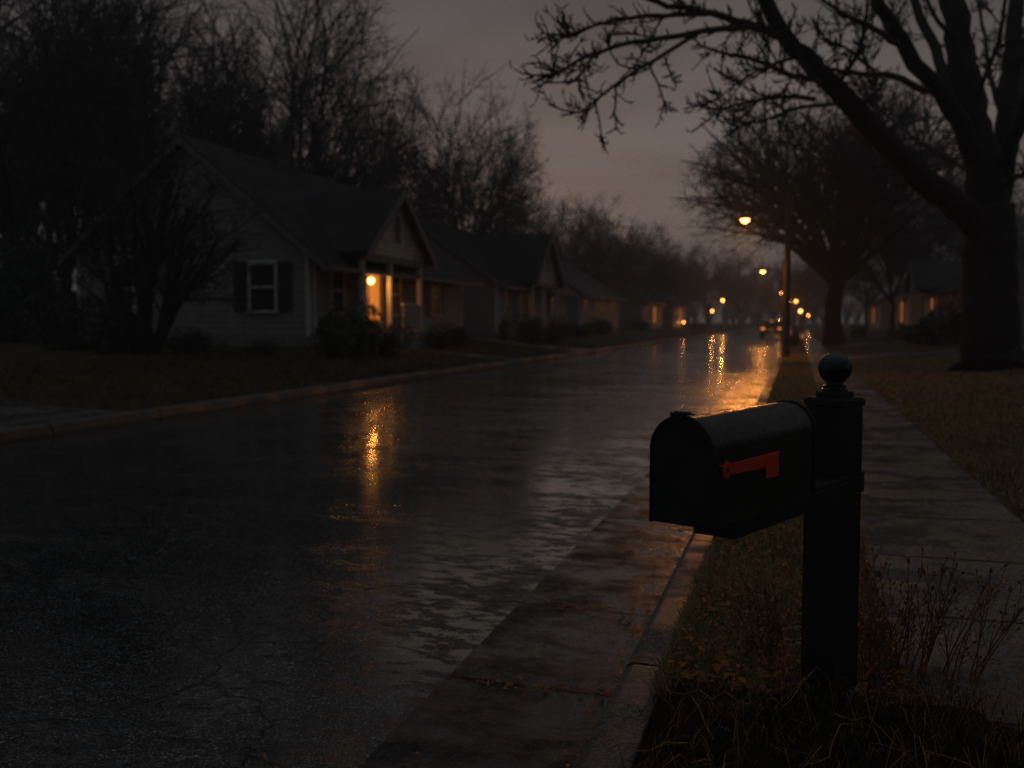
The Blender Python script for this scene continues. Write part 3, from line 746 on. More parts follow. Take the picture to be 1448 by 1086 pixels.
# ------------------------------------------------------------------ shrubs
def shrub_mesh(seed, n=2600, size=.05):
    R = np.random.default_rng(seed); lob = [(R.normal(0, .32, 3) * [1, 1, .6] + [0, 0, .55], R.uniform(.32, .5)) for _ in range(9)]
    P = []
    for _ in range(n):
        c, r = lob[R.integers(len(lob))]; d = R.normal(0, 1, 3); d /= np.linalg.norm(d)
        P.append(c + d * r * R.uniform(.55, 1.08) ** .6)
    P = np.array(P); P[:, 2] = np.clip(P[:, 2], .03, None)
    a = R.normal(0, 1, (n, 3)); a /= np.linalg.norm(a, axis=1, keepdims=True); b = np.cross(a, R.normal(0, 1, (n, 3))); b /= np.linalg.norm(b, axis=1, keepdims=True)
    s = R.uniform(.6, 1.5, n)[:, None] * size
    v = np.stack([P - a * s, P + b * s * .45, P + a * s, P - b * s * .45], 1).reshape(-1, 3); i = np.arange(n) * 4
    leaf = np_mesh('foliage', v, [np.stack([i, i + 1, i + 2, i + 3], 1)])
    st = []
    for _ in range(14):
        d = R.normal(0, .35, 3) + [0, 0, 1]; st.append((np.array([[0, 0, -.05], d * .35, d * .7]), np.array([.03, .02, .008]), 4))
    return leaf, tube_mesh('stem', st)
SH = [shrub_mesh(k) for k in (31, 32, 33)]
def shrub(k, loc, s, rz, label, group='dark shrubs planted before the houses'):
    o = empty('shrub', loc, rz); o.scale = s
    for n, me, mt in (('foliage', SH[k][0], 'leaf_dark'), ('stem', SH[k][1], 'bark')):
        if not me.materials: me.materials.append(M[mt])
        c = bpy.data.objects.new(n, me); COL.objects.link(c); c.parent = o
    return tag(o, label, 'shrub', group)
for k, px, d, s, lab in [
 (0, 168, 22.6, (1.0, 1.0, .95), 'dark round shrub against the gable wall, left of the yard tree'),
 (2, 105, 24.5, (1.1, .9, 1.3), 'tall dark shrub at the left end of the gable wall'),
 (0, 15, 31, (1.6, 1.2, 2.6), 'tallest dark shrub, behind the board fence at the left edge'),
 (1, 62, 32, (1.5, 1.2, 2.9), 'tall dark shrub between the board fence and the cream house'),
 (1, 275, 23.5, (.85, .85, .45), 'low shrub under the gable wall, right of the yard tree'),
 (2, 372, 24.2, (.7, .7, .35), 'low shrub below the shuttered gable window'),
 (0, 470, 25.2, (0.75, 0.8, 1.1), 'dark shrub at the corner of the cream house, left end of the porch planting'),
 (1, 505, 26.0, (0.8, 0.8, 1.07), 'dark shrub below the porch, left of the lit door'),
 (2, 540, 27.2, (0.7, 0.8, 0.9), 'dark shrub in front of the lit door'),
 (1, 612, 32.2, (.9, .9, .62), 'dark shrub below the shuttered window right of the porch'),
 (0, 643, 34.2, (.7, .7, .7), 'dark shrub at the far corner of the cream house'),
 (2, 712, 42.0, (.38, .38, 1.0), 'narrow upright shrub before the second house'),
 (0, 750, 43.0, (1.0, 1.0, 1.05), 'big dark shrub left of the second house steps'),
 (1, 782, 45.5, (1.0, 1.1, .9), 'big dark shrub under the second house gable'),
 (2, 818, 56, (1.1, 1.3, .8), 'dark shrub before the third house'),
 (0, 850, 64, (1.0, 1.3, .9), 'dark shrub at the far end of the third house'),
 (1, 905, 84, (1.2, 1.5, .8), 'far dark shrub left of the lit windows'),
 (2, 985, 112, (1.4, 2.0, .9), 'farthest dark shrub on the left, by the low glowing lamp'),
 (0, 1322, 38, (1.0, 1.3, 1.15), 'big dark shrub left of the huge trunk'),
 (1, 1362, 36, (1.2, 1.2, 1.2), 'biggest dark shrub, touching the huge trunk'),
 (2, 1290, 44, (.9, 1.1, .8), 'dark shrub below the lit right window'),
 (0, 1216, 60, (.8, .8, .65), 'small dark shrub beyond the broad tree'),
 (1, 1123, 46, (.34, .34, .72), 'squat dark shrub on the verge beside the lamp pole')]:
    shrub(k, gpos(px, d, -.03), s, px * .7, lab)

# ------------------------------------------------------------------ dry stems by the post
def dry_plant(loc, stems, label, seed):
    R = np.random.default_rng(seed); root = empty('dry_plant', loc); tag(root, label, 'plant', 'dry plants around the mailbox post')
    st = []; hd = []
    for (x, y, dx, dy, L) in stems:
        d = np.array([dx, dy, 1.0]); d /= np.linalg.norm(d); P = [np.array([x, y, -.03])]; n = 7
        for i in range(n - 1):
            d = d + R.normal(0, .07, 3); d /= np.linalg.norm(d); P.append(P[-1] + d * L / (n - 1))
        P = np.array(P); st.append((P, np.linspace(.0030, .0014, n), 5))
        for k in range(R.integers(4, 9)):
            i = R.integers(2, n); q = P[i] - (P[i] - P[i - 1]) * R.uniform(0, 1)
            dd = rnd_dir(d, R.uniform(.4, .9), R.uniform(0, 6.28)); l = R.uniform(.015, .11)
            st.append((np.array([q, q + dd * l * .5, q + dd * l + [0, 0, l * .2]]), np.array([.0015, .0012, .001]), 4))
            e = q + dd * l + np.array([0, 0, l * .2]); s = R.uniform(.003, .0065)
            hd.append((np.array([e - dd * s, e, e + dd * s * 1.4]), np.array([s * .4, s, s * .3]), 5))
        e = P[-1]; s = R.uniform(.005, .010); hd.append((np.array([e - d * s, e, e + d * s * 1.6]), np.array([s * .4, s * .85, s * .2]), 6))
    link('stem', tube_mesh('stem', st + hd), M['stem'], root, True)
R = np.random.default_rng(77)
def cl(n, x0, x1, y0, y1, lean, L0, L1):
    return [(R.uniform(x0, x1), R.uniform(y0, y1), R.normal(lean, .16), R.normal(0, .14), R.uniform(L0, L1)) for _ in range(n)]
dry_plant((.20, 3.44, .12), cl(21, -.08, .10, -.08, .10, .10, .18, .42), 'thin upright dry stems right against the right side of the mailbox post', 1)
dry_plant((.35, 3.42, .12), cl(18, -.09, .11, -.08, .08, .22, .22, .44), 'tallest dry stems with buds leaning right, middle of the clump right of the post', 2)
dry_plant((.50, 3.42, .13), cl(11, -.03, .09, -.05, .05, .26, .26, .42), 'dark forked dry stems at the outer right of the clump', 3)
dry_plant((-.05, 3.46, .12), cl(15, -.07, .06, -.05, .06, -.22, .14, .30), 'short dry stems with seed heads left of the mailbox post', 4)
# a few bent runners lying over the dark sheet
rn = []
for k in range(16):
    x0, y0 = R.uniform(-.35, .75), R.uniform(2.3, 3.0); a = R.uniform(0, 6.28); P = []
    for i in range(8):
        a += R.normal(0, .35); x0 += .045 * math.cos(a); y0 += .045 * math.sin(a)
        P.append((x0, y0, float(dark_ground_z(np.array(x0), np.array(y0))) + .012 + .045 * math.sin(i / 7 * math.pi) * R.uniform(.4, 1.4)))
    rn.append((np.array(P), np.linspace(.0024, .001, 8), 5))
tag(link('fallen_stems', tube_mesh('fallen_stems', rn), M['stem'], None, True), 'thin bent dead stems lying over the dark ground', 'twigs', kind='stuff')

# ------------------------------------------------------------------ houses
def window(mb_sx, root, plane, u, z, w, h, frame='trim', pane='glass', shutters=False, name='window'):
    """plane: ('f', x) wall facing the street at local x; ('g', y) gable wall facing -Y at local y"""
    ax, c = plane
    def bx(m, u0, u1, z0, z1, d0, d1):
        if ax == 'f': m.box(c + d0, c + d1, u0, u1, z0, z1)
        else: m.box(u0, u1, c - d1, c - d0, z0, z1)
    f = MB(mb_sx); t = .085
    bx(f, u - w / 2 - t, u - w / 2, z, z + h, .003, .05); bx(f, u + w / 2, u + w / 2 + t, z, z + h, .003, .05)
    bx(f, u - w / 2 - t, u + w / 2 + t, z + h + .001, z + h + t * 1.3, .003, .055); bx(f, u - w / 2 - t - .04, u + w / 2 + t + .04, z - .075, z - .001, .003, .085)
    bx(f, u - w / 2, u + w / 2, z + h * .5 - .03, z + h * .5 + .03, .021, .040)
    fo = f.build(name, M[frame], root)
    g = MB(mb_sx); bx(g, u - w / 2 + .001, u + w / 2 - .001, z, z + h, .004, .020); g.build('pane', M[pane], fo)
    if shutters:
        for sd in (-1, 1):
            s = MB(mb_sx); cu = u + sd * (w / 2 + t + .24)
            bx(s, cu - .22, cu + .22, z - .04, z + h + .05, .003, .035); s.build('shutter', M['shutter'], root)

def house(name, side, xf, y0, y1, D, base, eave, ridge, label, siding='siding', roof='shingle', over_f=.45, chimney=None):
    """side +1: front faces +X (left of street). local x = outward from the front wall, local y along the street"""
    root = empty(name, (xf, y0, base)); tag(root, label, 'house', 'houses along the street'); s = side; L = y1 - y0
    w = MB(s); w.poly([(0, 0, .001), (0, 0, eave), (-D / 2, 0, ridge - .1), (-D, 0, eave), (-D, 0, .001)], (0, L, 0)); w.build('wall', M[siding], root)
    f = MB(s); f.box(-D - .02, .02, -.02, L + .02, -.7, .30); f.build('foundation', M['foundation'], root)
    k = (ridge - eave) / (D / 2)
    r = MB(s); e = over_f
    r.poly([(e, -.35, eave - k * e), (-D / 2, -.35, ridge), (-D / 2, -.35, ridge + .16), (e, -.35, eave - k * e + .14)], (0, L + .7, 0))
    r.poly([(-D - .4, -.35, eave - k * .4), (-D / 2 - .001, -.35, ridge - .001), (-D / 2 - .001, -.35, ridge + .159), (-D - .4, -.35, eave - k * .4 + .14)], (0, L + .7, 0))
    ro = r.build('roof', M[roof], root)
    MB(s).box(e + .001, e + .10, -.34, L + .34, eave - k * e - .02, eave - k * e + .10).build('rain_gutter', M['rake'], root)
    for ya in (-.385, L + .352):                                  # rake boards
        MB(s).poly([(e, ya, eave - k * e - .10), (-D / 2, ya, ridge - .12), (-D / 2, ya, ridge + .10), (e, ya, eave - k * e + .10)], (0, .033, 0)).build('rake_board', M['rake'], root)
        MB(s).poly([(-D - .4, ya, eave - k * .4 - .10), (-D / 2 - .001, ya, ridge - .121), (-D / 2 - .001, ya, ridge + .099), (-D - .4, ya, eave - k * .4 + .10)], (0, .033, 0)).build('rake_board', M['rake'], root)
    for ya, yb in ((-.024, .10), (L - .10, L + .024)):
        MB(s).box(-.10, .026, ya, yb, .302, eave - .02).build('corner_board', M['trim'], root)
        MB(s).box(-D - .026, -D + .10, ya, yb, .302, eave - .02).build('corner_board', M['trim'], root)
    d = MB(s); d.cyl((.09, .16, .05), (.09, .16, eave - .25), .045, 10).build('downspout', M['trim'], root)
    if chimney:
        x, y, h = chimney; c = MB(s); c.box(x - .45, x + .45, y - .45, y + .45, eave, ridge + h).box(x - .52, x + .52, y - .52, y + .52, ridge + h + .001, ridge + h + .14)
        c.build('chimney', M['brick'], ro)
    return root

def porch_gable(root, s, u0, u1, x_out, x_in, zf, za, siding, roof, posts, floor=.45, eave=2.6, vent=True):
    "gabled porch roof facing the street from u0 to u1, front plane x_out"
    um = (u0 + u1) / 2; k = (za - zf) / (um - u0); o = .30
    r = MB(s)
    for sg in (-1, 1):
        ue = um + sg * (um - u0 + o); ze = zf - k * o; i = .0008 * sg
        r.poly([(x_out + .30, ue, ze), (x_out + .30, um + i, za), (x_out + .30, um + i, za + .15), (x_out + .30, ue, ze + .14)], (x_in - x_out - .30, 0, 0))
    r.build('porch_roof', M[roof], root)
    g = MB(s); g.poly([(x_out, u0 + .05, zf - .10), (x_out, u1 - .05, zf - .10), (x_out, u1 - .05, zf), (x_out, um, za - .10), (x_out, u0 + .05, zf)], (-.10, 0, 0)); go = g.build('porch_gable', M['siding_lit'], root)
    for sg in (-1, 1):
        ue = um + sg * (um - u0 + o); ze = zf - k * o; q = um + sg * .001
        MB(s).poly([(x_out + .302, ue, ze - .14), (x_out + .302, q, za - .16), (x_out + .302, q, za + .11), (x_out + .302, ue, ze + .11)], (.03, 0, 0)).build('rake_board', M['rake'], root)
    b = MB(s); b.box(x_out - .12, x_out + .03, u0 - .1, u1 + .1, eave, zf - .102); b.build('porch_beam', M['rake'], root)
    if vent:
        v = MB(s); h = (za - zf)
        v.box(x_out + .003, x_out + .05, um - .24, um + .24, zf + h * .22, zf + h * .62); vo = v.build('gable_vent', M['shutter'], root)
        for a, b_ in ((-.30, -.241), (.241, .30)): MB(s).box(x_out + .003, x_out + .06, um + a, um + b_, zf + h * .20, zf + h * .64).build('vent_frame', M['trim'], vo)
    for u in posts:
        p = MB(s); p.box(x_out - .13, x_out + .01, u - .07, u + .07, floor, eave - .001).box(x_out - .16, x_out + .04, u - .10, u + .10, floor + .001, floor + .16).build('porch_post', M['trim'], root)
    f = MB(s); f.box(.022, x_out + .12, u0 - .1, u1 + .1, -.3, floor); f.build('porch_floor', M['foundation'], root)
    for i in range(2): MB(s).box(x_out + .121 + .3 * i, x_out + .42 + .3 * i, um - .8, um + .8, -.4, floor - .15 * (i + 1)).build('step', M['foundation'], root)

def door(s, root, u, z, w, h, mat='doorpaint', pane=None, side=None):
    f = MB(s)
    for a, b in ((-w / 2 - .13, -w / 2), (w / 2, w / 2 + .13)): f.box(.003, .06, u + a, u + b, z, z + h)
    f.box(.003, .065, u - w / 2 - .13, u + w / 2 + .13, z + h + .001, z + h + .16); f.build('door_frame', M['trim'], root)
    d = MB(s); d.box(.003, .035, u - w / 2 + .001, u + w / 2 - .001, z, z + h); do = d.build('door', M[mat], root)
    if pane: MB(s).box(.036, .044, u - w * .36, u + w * .36, z + h * .16, z + h * .95).build('door_pane', M[pane], do)
    MB(s).cyl((.036, u + w * .40, z + h * .47), (.10, u + w * .40, z + h * .47), .03, 8).build('handle', M['steel'], do)

def glow(parent, loc, energy, col=(1, .36, .08), r=.08, spot=None):
    ld = bpy.data.lights.new('lamp_light', 'SPOT' if spot else 'POINT'); ld.energy = energy; ld.color = col; ld.shadow_soft_size = r
    if spot: ld.spot_size = rad(spot); ld.spot_blend = .7
    o = bpy.data.objects.new('lamp_light', ld); COL.objects.link(o); o.parent = parent; o.location = loc
    return o

# 1: the cream house with the lit porch
b1 = .58
h1 = house('house', 1, -13.2, 24.6, 37.6, 7.8, b1, 2.78, 5.95, 'cream clapboard house with dark roof and a lit gabled porch', chimney=(-4.3, 5.6, .55), over_f=.75)
window(1, h1, ('g', 0), -1.45, 1.05, .78, 1.32, shutters=True)
window(1, h1, ('g', 0), -6.2, 1.05, .78, 1.32)
porch_gable(h1, 1, 1.75, 6.75, .85, -3.6, 2.88, 4.80, 'siding', 'shingle', (1.80, 3.85, 6.35), .40, 2.55)
MB().box(.80, .845, 4.85, 6.25, .46, 1.25).build('railing', M['siding'], h1)
MB().box(.77, .875, 4.80, 6.28, 1.252, 1.32).build('railing', M['trim'], h1)
window(1, h1, ('f', 0), 1.75, 1.0, .75, 1.3)
door(1, h1, 4.35, .405, 1.0, 2.1, 'doorpaint', 'warm_window')
window(1, h1, ('f', 0), 6.1, 1.0, .8, 1.3)
window(1, h1, ('f', 0), 9.9, 1.0, .75, 1.3, shutters=True)
# hanging globe lamp in the porch
gl = MB(); gl.lathe([(.02, -.11), (.07, -.09), (.10, -.04), (.11, .0), (.10, .05), (.06, .09), (.03, .10)], (.42, 3.25, 2.00), 20); pl = gl.build('porch_lamp', M['globe_glow'], h1, smooth=True)
MB().cyl((.42, 3.25, 2.101), (.42, 3.25, 2.75), .012, 8).box(.36, .48, 3.19, 3.31, 2.751, 2.79).build('lamp_stem', M['darkmetal'], pl)
glow(h1, (.42, 3.27, 1.88), 42, (1, .36, .055), .09)
MB().box(.004, .50, 2.70, 2.78, .402, 2.54).build('added_lamp_baffle', M['siding'], h1)  # added wall stub that blocks porch lamp light from the left bay

# 2..5 further down on the left
h2 = house('house', 1, -13.0, 41.8, 55.5, 8, .50, 2.7, 5.5, 'second pale house down the left side with an unlit gabled front', chimney=None, over_f=.6)
porch_gable(h2, 1, 2.9, 8.0, .9, -3.6, 2.85, 5.05, 'siding', 'shingle', (3.0, 5.0, 7.9), .4, 2.5)
for u in (1.4, 5.6, 10.4): window(1, h2, ('f', 0), u, 1.0, .8, 1.3, shutters=u == 10.4)
door(1, h2, 3.9, .405, .95, 2.1)
window(1, h2, ('g', 0), -2.2, 1.0, .8, 1.3)
h3 = house('house', 1, -13.4, 61, 75, 8, .50, 2.7, 5.3, 'third house on the left, a low grey one half hidden by shrubs', 'siding_grey', 'shingle_grey')
MB().box(.03, 1.3, 4.6, 6.8, -.3, .40).build('porch_floor', M['foundation'], h3)
for u in (1.6, 7.4, 11.2): window(1, h3, ('f', 0), u, 1.0, .8, 1.3)
door(1, h3, 5.6, .405, .95, 2.1)
h4 = house('house', 1, -13.2, 86, 99, 8, .50, 2.7, 5.2, 'far house on the left with a single warm lit window', 'siding_tan', 'shingle')
window(1, h4, ('f', 0), 7.4, .7, 1.2, 1.5, pane='warm_far'); window(1, h4, ('f', 0), 3, 1.0, .8, 1.3); door(1, h4, 5.0, .405, .95, 2.1)
h5 = house('house', 1, -13.2, 108, 121, 8, .50, 2.7, 5.2, 'farthest house on the left with a dim lit window behind the low glowing lamp', 'siding_grey', 'shingle_grey')
window(1, h5, ('f', 0), 7.0, .6, 1.3, 1.6, pane='warm_dim'); window(1, h5, ('f', 0), 2.6, 1.0, .8, 1.3); door(1, h5, 4.6, .405, .95, 2.1)
# right side
r0 = house('house', -1, 9.2, 31, 45.2, 8, .48, 2.75, 5.6, 'nearest right house, only its eave showing past the huge trunk', 'siding_grey', 'shingle')
for u in (3, 11.6): window(-1, r0, ('f', 0), u, 1.0, .9, 1.3)
door(-1, r0, 7, .405, .95, 2.1)
r1 = house('house', -1, 7.8, 51, 67, 8, .45, 2.7, 5.4, 'right house with porch posts and warm lit windows behind the shrubs', 'siding_tan', 'shingle_grey')
porch_gable(r1, -1, 8.2, 13.4, 1.2, -3.4, 2.8, 4.3, 'siding_tan', 'shingle_grey', (8.3, 10.0, 11.7, 13.3), .4, 2.5)
for u in (2, 5): window(-1, r1, ('f', 0), u, 1.0, .8, 1.3)
window(-1, r1, ('f', 0), 12.0, .95, .8, 1.3, pane='warm_far'); door(-1, r1, 10, .405, .95, 2.1)
r2 = house('house', -1, 7.6, 73, 86, 8, .45, 2.7, 5.2, 'middle right house with a lit window beside the slender tree', 'siding_grey', 'shingle')
window(-1, r2, ('f', 0), 5.4, .8, 1.0, 1.6, pane='warm_far'); window(-1, r2, ('f', 0), 10, 1.0, .8, 1.3); door(-1, r2, 8, .405, .95, 2.1)
r3 = house('house', -1, 7.6, 100, 114, 8, .45, 2.7, 5.2, 'far right house with a small lit window beyond the broad tree', 'siding', 'shingle')
window(-1, r3, ('f', 0), 6.5, .7, 1.3, 1.6, pane='warm_far'); window(-1, r3, ('f', 0), 2.5, 1.0, .8, 1.3); door(-1, r3, 10, .405, .95, 2.1)

def fence(x0, x1, y, z, h, label):
    root = empty('fence', (x0, y, z)); tag(root, label, 'fence'); L = x1 - x0
    n = int(L / .16); b = MB()
    for i in range(n): b.box(i * .16, i * .16 + .145, -.011, .011, .05, h - .03 * ((i * 7) % 3) / 2)
    b.build('board_panel', M['pole_dark'], root)
    for z_ in (.35, h - .35): MB().box(0, L, .012, .05, z_, z_ + .09).build('rail', M['pole_dark'], root)
    for i in range(int(L / 2.4) + 1): MB().box(i * 2.4, i * 2.4 + .1, .051, .15, -.3, h + .05).build('fence_post', M['pole_dark'], root)
fence(-33.0, -21.1, 27.5, .62, 1.75, 'dark board fence left of the cream house')

# far woods closing the horizon on both sides and past the end of the street
def far_wood():
    R = np.random.default_rng(99); P = []
    def clump(x, y, h):
        z = float(lawn_z(x, y))
        for _ in range(26):
            a = R.uniform(0, 6.28); l = R.uniform(.15, .42); q = np.array([x, y, z - .2]); d = np.array([math.cos(a) * l, math.sin(a) * l, 1.0]); pts_ = [q]
            for i in range(3): d = d + R.normal(0, .12, 3); pts_.append(pts_[-1] + d * h * R.uniform(.24, .36))
            P.append((np.array(pts_), np.array([.12, .08, .05, .02]), 3))
            for _ in range(4):
                t = R.uniform(.4, 2.9); i = int(t); b = pts_[i] + (pts_[i + 1] - pts_[i]) * (t - i); e = rnd_dir(d, R.uniform(.3, .9), R.uniform(0, 6.28)) * h * R.uniform(.12, .3)
                P.append((np.array([b, b + e * .5, b + e + [0, 0, h * .03]]), np.array([.04, .03, .015]), 3))
    for y in np.arange(-10, 230, 3.2): clump(-R.uniform(52, 85), y + R.normal(0, 1), R.uniform(7, 13))
    for y in np.arange(20, 230, 3.6): clump(R.uniform(38, 70), y + R.normal(0, 1), R.uniform(7, 12))
    for x in np.arange(-85, 75, 2.4): clump(x, R.uniform(225, 265), R.uniform(8, 13))
    tag(link('far_wood', tube_mesh('far_wood', P), M['twig']), 'far-off bare wood closing the horizon behind the houses', 'wood', kind='stuff')
far_wood()

# ------------------------------------------------------------------ street lamps
def street_lamp():
    root = empty('street_lamp', (0, 0, 0))
    p = MB(); p.cyl((0, 0, -.3), (0, 0, 5.5), .135, 14, .10); p.build('pole', M['pole'], root, smooth=True)
    a = tube_mesh('arm', [(np.array([[-.09, 0, 4.55], [-.45, 0, 4.85], [-.9, 0, 4.92], [-1.22, 0, 4.86]]), np.array([.035, .032, .03, .028]), 8)])
    link('arm', a, M['darkmetal'], root, True)
    MB().box(-.13, -.085, -.06, .06, 4.4, 4.72).build('bracket', M['darkmetal'], root, bevel=.006)
    h = MB(); h.poly([(-1.60, -.09, 4.70), (-1.17, -.09, 4.74), (-1.17, -.07, 4.88), (-1.55, -.05, 4.82)], (0, .18, 0)); hd = h.build('lamp_head', M['darkmetal'], root, bevel=.02)
    l = MB(); l.lathe([(.03, -.12), (.09, -.09), (.14, -.02), (.15, .0)], (-1.38, 0, 4.70), 20); l.build('lens', M['lamp_glow'], hd, smooth=True)
    return root
def place_lamp(o, px, d, zoff, label, e, rz=0):
    p = at(px, 455, d); o.location = (p[0], p[1], zoff); o.rotation_euler.z = rz; tag(o, label, 'street lamp', 'street lamps along the kerb')
    for q in (-1, 1):                                            # the lens throws most light along the street
        b = glow(o, (-1.38, .0, 4.50), e * .54, (1, .34, .065), .13, spot=52)
        b.rotation_euler = (rad(78) * q, 0, 0)
    glow(o, (-1.38, .0, 4.50), e * .34, (1, .34, .065), .11, spot=116)
    return o
sl = street_lamp()
place_lamp(sl, 1112, 32, 0.0, 'nearest street lamp, glowing orange on a tall pole at the right kerb', 1300)
for px, d, z, lab, e in [(1107, 66, .05, 'second street lamp down the right kerb, lower and smaller than the near one', 520),
                         (1122, 113, .0, 'third street lamp on the right, just past the near pole', 400),
                         (1130, 158, .0, 'farthest street lamp on the right kerb', 300)]:
    o = copy_tree(sl)
    for c in [k for k in bpy.data.objects if k.parent == o and k.type == 'LIGHT']: bpy.data.objects.remove(c)
    for c in [k for k in bpy.data.objects if k.parent == o and k.name.startswith('lamp_head')]:
        for q in [k for k in bpy.data.objects if k.parent == c]:
            q.data = q.data.copy(); q.data.materials[0] = M['lamp_glow_bright']
    place_lamp(o, px, d, z, lab, e)
def post_lamp(px, py, d, label, e, z=None):
    p = at(px, py, d); g = float(lawn_z(p[0], p[1])); root = empty('post_lamp', (p[0], p[1], g)); tag(root, label, 'lamp', 'garden post lamps')
    h = p[2] - g
    MB().cyl((0, 0, -.2), (0, 0, h - .16), .045, 10).build('pole', M['darkmetal'], root, smooth=True)
    MB().lathe([(.05, -.16), (.11, -.10), (.15, .0), (.11, .10), (.05, .15)], (0, 0, h), 16).build('globe', M['lamp_glow_far'], root, smooth=True)
    MB().lathe([(.16, .151), (.10, .20), (.02, .24)], (0, 0, h), 16).build('lamp_cap', M['darkmetal'], root)
    if e: glow(root, (0, -.3, h - .05), e, (1, .36, .08), .08)
post_lamp(1022, 425, 113, 'taller glowing post lamp on the left kerb', 120)
post_lamp(1007, 440, 122, 'shorter glowing post lamp left of the taller one', 40)
post_lamp(967, 456, 113, 'low glowing lamp in front of the farthest left house', 20)
post_lamp(1126, 426, 113, 'tallest glowing post lamp right of the near lamp pole', 80)
post_lamp(1132, 440, 91, 'glowing post lamp just right of the near lamp pole', 60)
post_lamp(1143, 446, 150, 'rightmost glowing post lamp, far beyond the lamp pole', 60)

# ------------------------------------------------------------------ parked car
def car(loc):
    root = empty('parked_car', loc); tag(root, 'dark parked car at the right kerb with dim amber tail lamps', 'car')
    prof = [(-2.15, .30), (-2.18, .62), (-2.10, .92), (-1.75, .97), (-1.15, 1.40), (-.2, 1.47), (.55, 1.42), (1.15, 1.00), (1.95, .88), (2.18, .68), (2.2, .32)]
    b = MB(); b.poly([(-.86, y, z) for y, z in prof], (1.72, 0, 0)); bo = b.build('body', M['carpaint'], root, bevel=.09, smooth=True, seg=3)
    MB().poly([(-.62, -1.74, 1.03), (.62, -1.74, 1.03), (.55, -1.26, 1.375), (-.55, -1.26, 1.375)], (0, -.045, .035)).build('rear_window', M['glass'], root)
    for s in (-1, 1):
        MB(s).poly([(.862, -1.3, 1.0), (.862, .95, 1.0), (.862, .5, 1.34), (.862, -1.0, 1.36)], (.008, 0, 0)).build('side_window', M['glass'], root)
        MB(s).box(.50, .80, -2.215, -2.17, .66, .84).build('tail_lamp', M['tail'], root, bevel=.01)
        for y in (-1.35, 1.35):
            w_ = MB(s).cyl((.66, y, .32), (.875, y, .32), .32, 20).build('wheel', M['tyre'], root, smooth=True)
            MB(s).cyl((.876, y, .32), (.885, y, .32), .19, 16).build('rim', M['steel'], w_, smooth=True)
    MB().box(-.16, .16, -1.44, -1.39, 1.325, 1.37).build('brake_lamp', M['tail'], root)
    MB().box(-.84, .84, -2.25, -2.17, .34, .52).build('bumper', M['carpaint'], root, bevel=.02)
    MB().box(-.26, .26, -2.262, -2.252, .40, .50).build('number_plate', M['trim'], root)
p = at(1092, 455, 79); car((p[0], p[1], 0.0))

# ------------------------------------------------------------------ damp evening air
hz = MB().box(-420, 420, -70, 720, -1.5, 24).build('haze', None); tag(hz, kind='stuff')
hm = bpy.data.materials.new('haze'); hm.use_nodes = True; hn = hm.node_tree; hn.nodes.clear()
ho = hn.nodes.new('ShaderNodeOutputMaterial'); hv = hn.nodes.new('ShaderNodeVolumePrincipled')
hv.inputs['Color'].default_value = (.80, .84, .88, 1); hv.inputs['Density'].default_value = HAZE; hv.inputs['Anisotropy'].default_value = .35
hn.links.new(hv.outputs[0], ho.inputs['Volume']); hz.data.materials.append(hm)

# ------------------------------------------------------------------ sky, sun
world = bpy.data.worlds.new('World'); scn.world = world; world.use_nodes = True
nt = world.node_tree; bg = nt.nodes['Background']; wo = nt.nodes['World Output']
SUN_EL, SUN_AZ = rad(1.5), math.atan2(-.28, .96)      # afterglow a little left of the street's end
sky = N(nt, 'ShaderNodeTexSky', sky_type='NISHITA'); sky.sun_disc = False
sky.sun_elevation = SUN_EL; sky.sun_rotation = SUN_AZ; sky.dust_density = 4; sky.air_density = 1.0
tc = N(nt, 'ShaderNodeTexCoord'); sep = N(nt, 'ShaderNodeSeparateXYZ'); nt.links.new(tc.outputs['Generated'], sep.inputs[0])
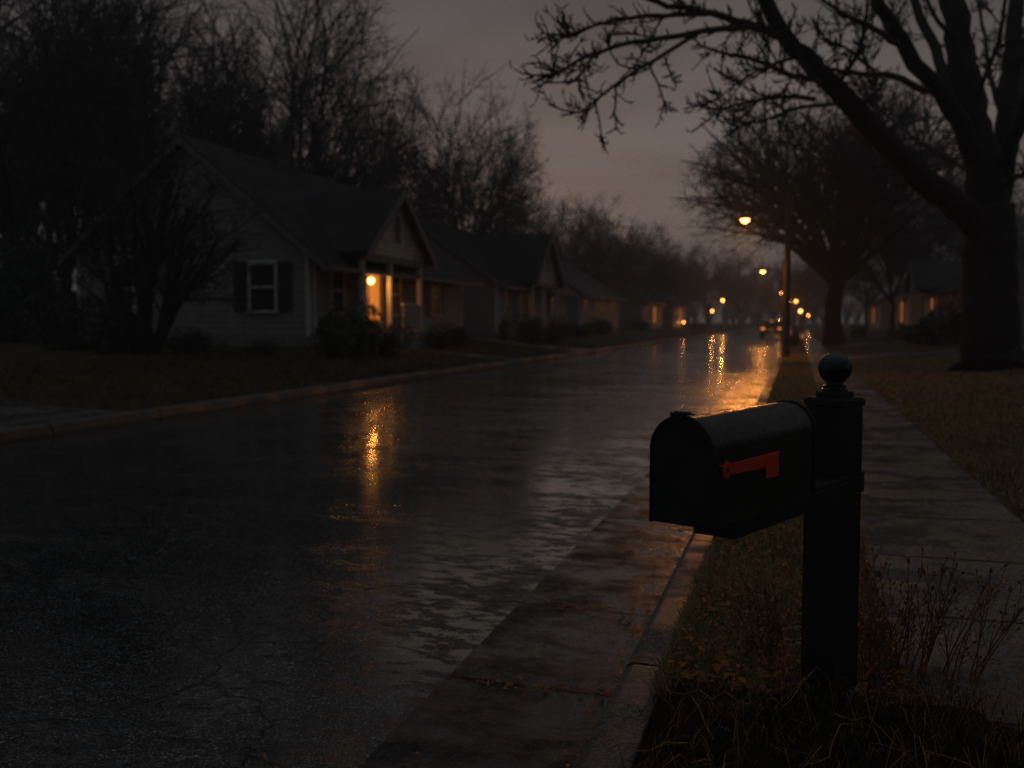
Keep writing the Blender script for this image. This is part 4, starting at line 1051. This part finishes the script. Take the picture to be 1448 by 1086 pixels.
# overcast deck: darker overhead, warm and paler low down towards the afterglow
el = ramp(nt, sep.outputs['Z'], [(0, (.099, .081, .077)), (.13, (.089, .074, .0715)), (.28, (.060, .0525, .0525)), (.42, (.034, .033, .034)), (.52, (.040, .040, .043)), (.75, (.114, .125, .136))])
mp = N(nt, 'ShaderNodeMapping'); mp.inputs['Scale'].default_value = (1.4, 1.4, 5.0); nt.links.new(tc.outputs['Generated'], mp.inputs['Vector'])
cl_ = noise(nt, mp.outputs['Vector'], 1.7, 6, .55, .4)
el = mixc(nt, .75, el, ramp(nt, cl_, [(.38, .74), (.62, 1.22)]), 'MULTIPLY')
dirn = N(nt, 'ShaderNodeVectorMath', operation='DOT_PRODUCT'); nt.links.new(tc.outputs['Generated'], dirn.inputs[0]); dirn.inputs[1].default_value = (math.sin(SUN_AZ + .12), math.cos(SUN_AZ + .12), 0)
az = ramp(nt, mth(nt, 'MULTIPLY_ADD', dirn.outputs['Value'], .5, .5), [(0, (.36, .42, .46)), (.36, (.48, .53, .57)), (.5, (.85, .88, .90)), (.62, .60), (.91, .60), (.97, .90), (1, 1.0)])
el = mixc(nt, 1.0, el, az, 'MULTIPLY')
skyd = mixc(nt, 1.0, sky.outputs['Color'], (.0028, .0028, .0028), 'MULTIPLY')
add = mixc(nt, 1.0, el, skyd, 'ADD')
nt.links.new(add, bg.inputs['Color']); bg.inputs['Strength'].default_value = 1.66
sd = bpy.data.lights.new('sun', 'SUN'); so = bpy.data.objects.new('sun', sd); COL.objects.link(so)
sd.energy = .012; sd.angle = rad(25); sd.color = (1, .75, .6)
so.rotation_euler = (rad(90) - rad(9), 0, math.pi - SUN_AZ + 0)

vs = scn.view_settings; vs.view_transform = 'Standard'; vs.look = 'None'; vs.exposure = 0; vs.gamma = 1; vs.use_curve_mapping = False
c = scn.cycles
c.use_denoising = True; c.denoising_input_passes = 'RGB_ALBEDO_NORMAL'; c.denoising_prefilter = 'NONE'; c.sample_clamp_indirect = 3; c.max_bounces = 5; c.diffuse_bounces = 2; c.glossy_bounces = 3; c.transparent_max_bounces = 4
c.caustics_reflective = True; c.caustics_refractive = False; c.use_light_tree = True
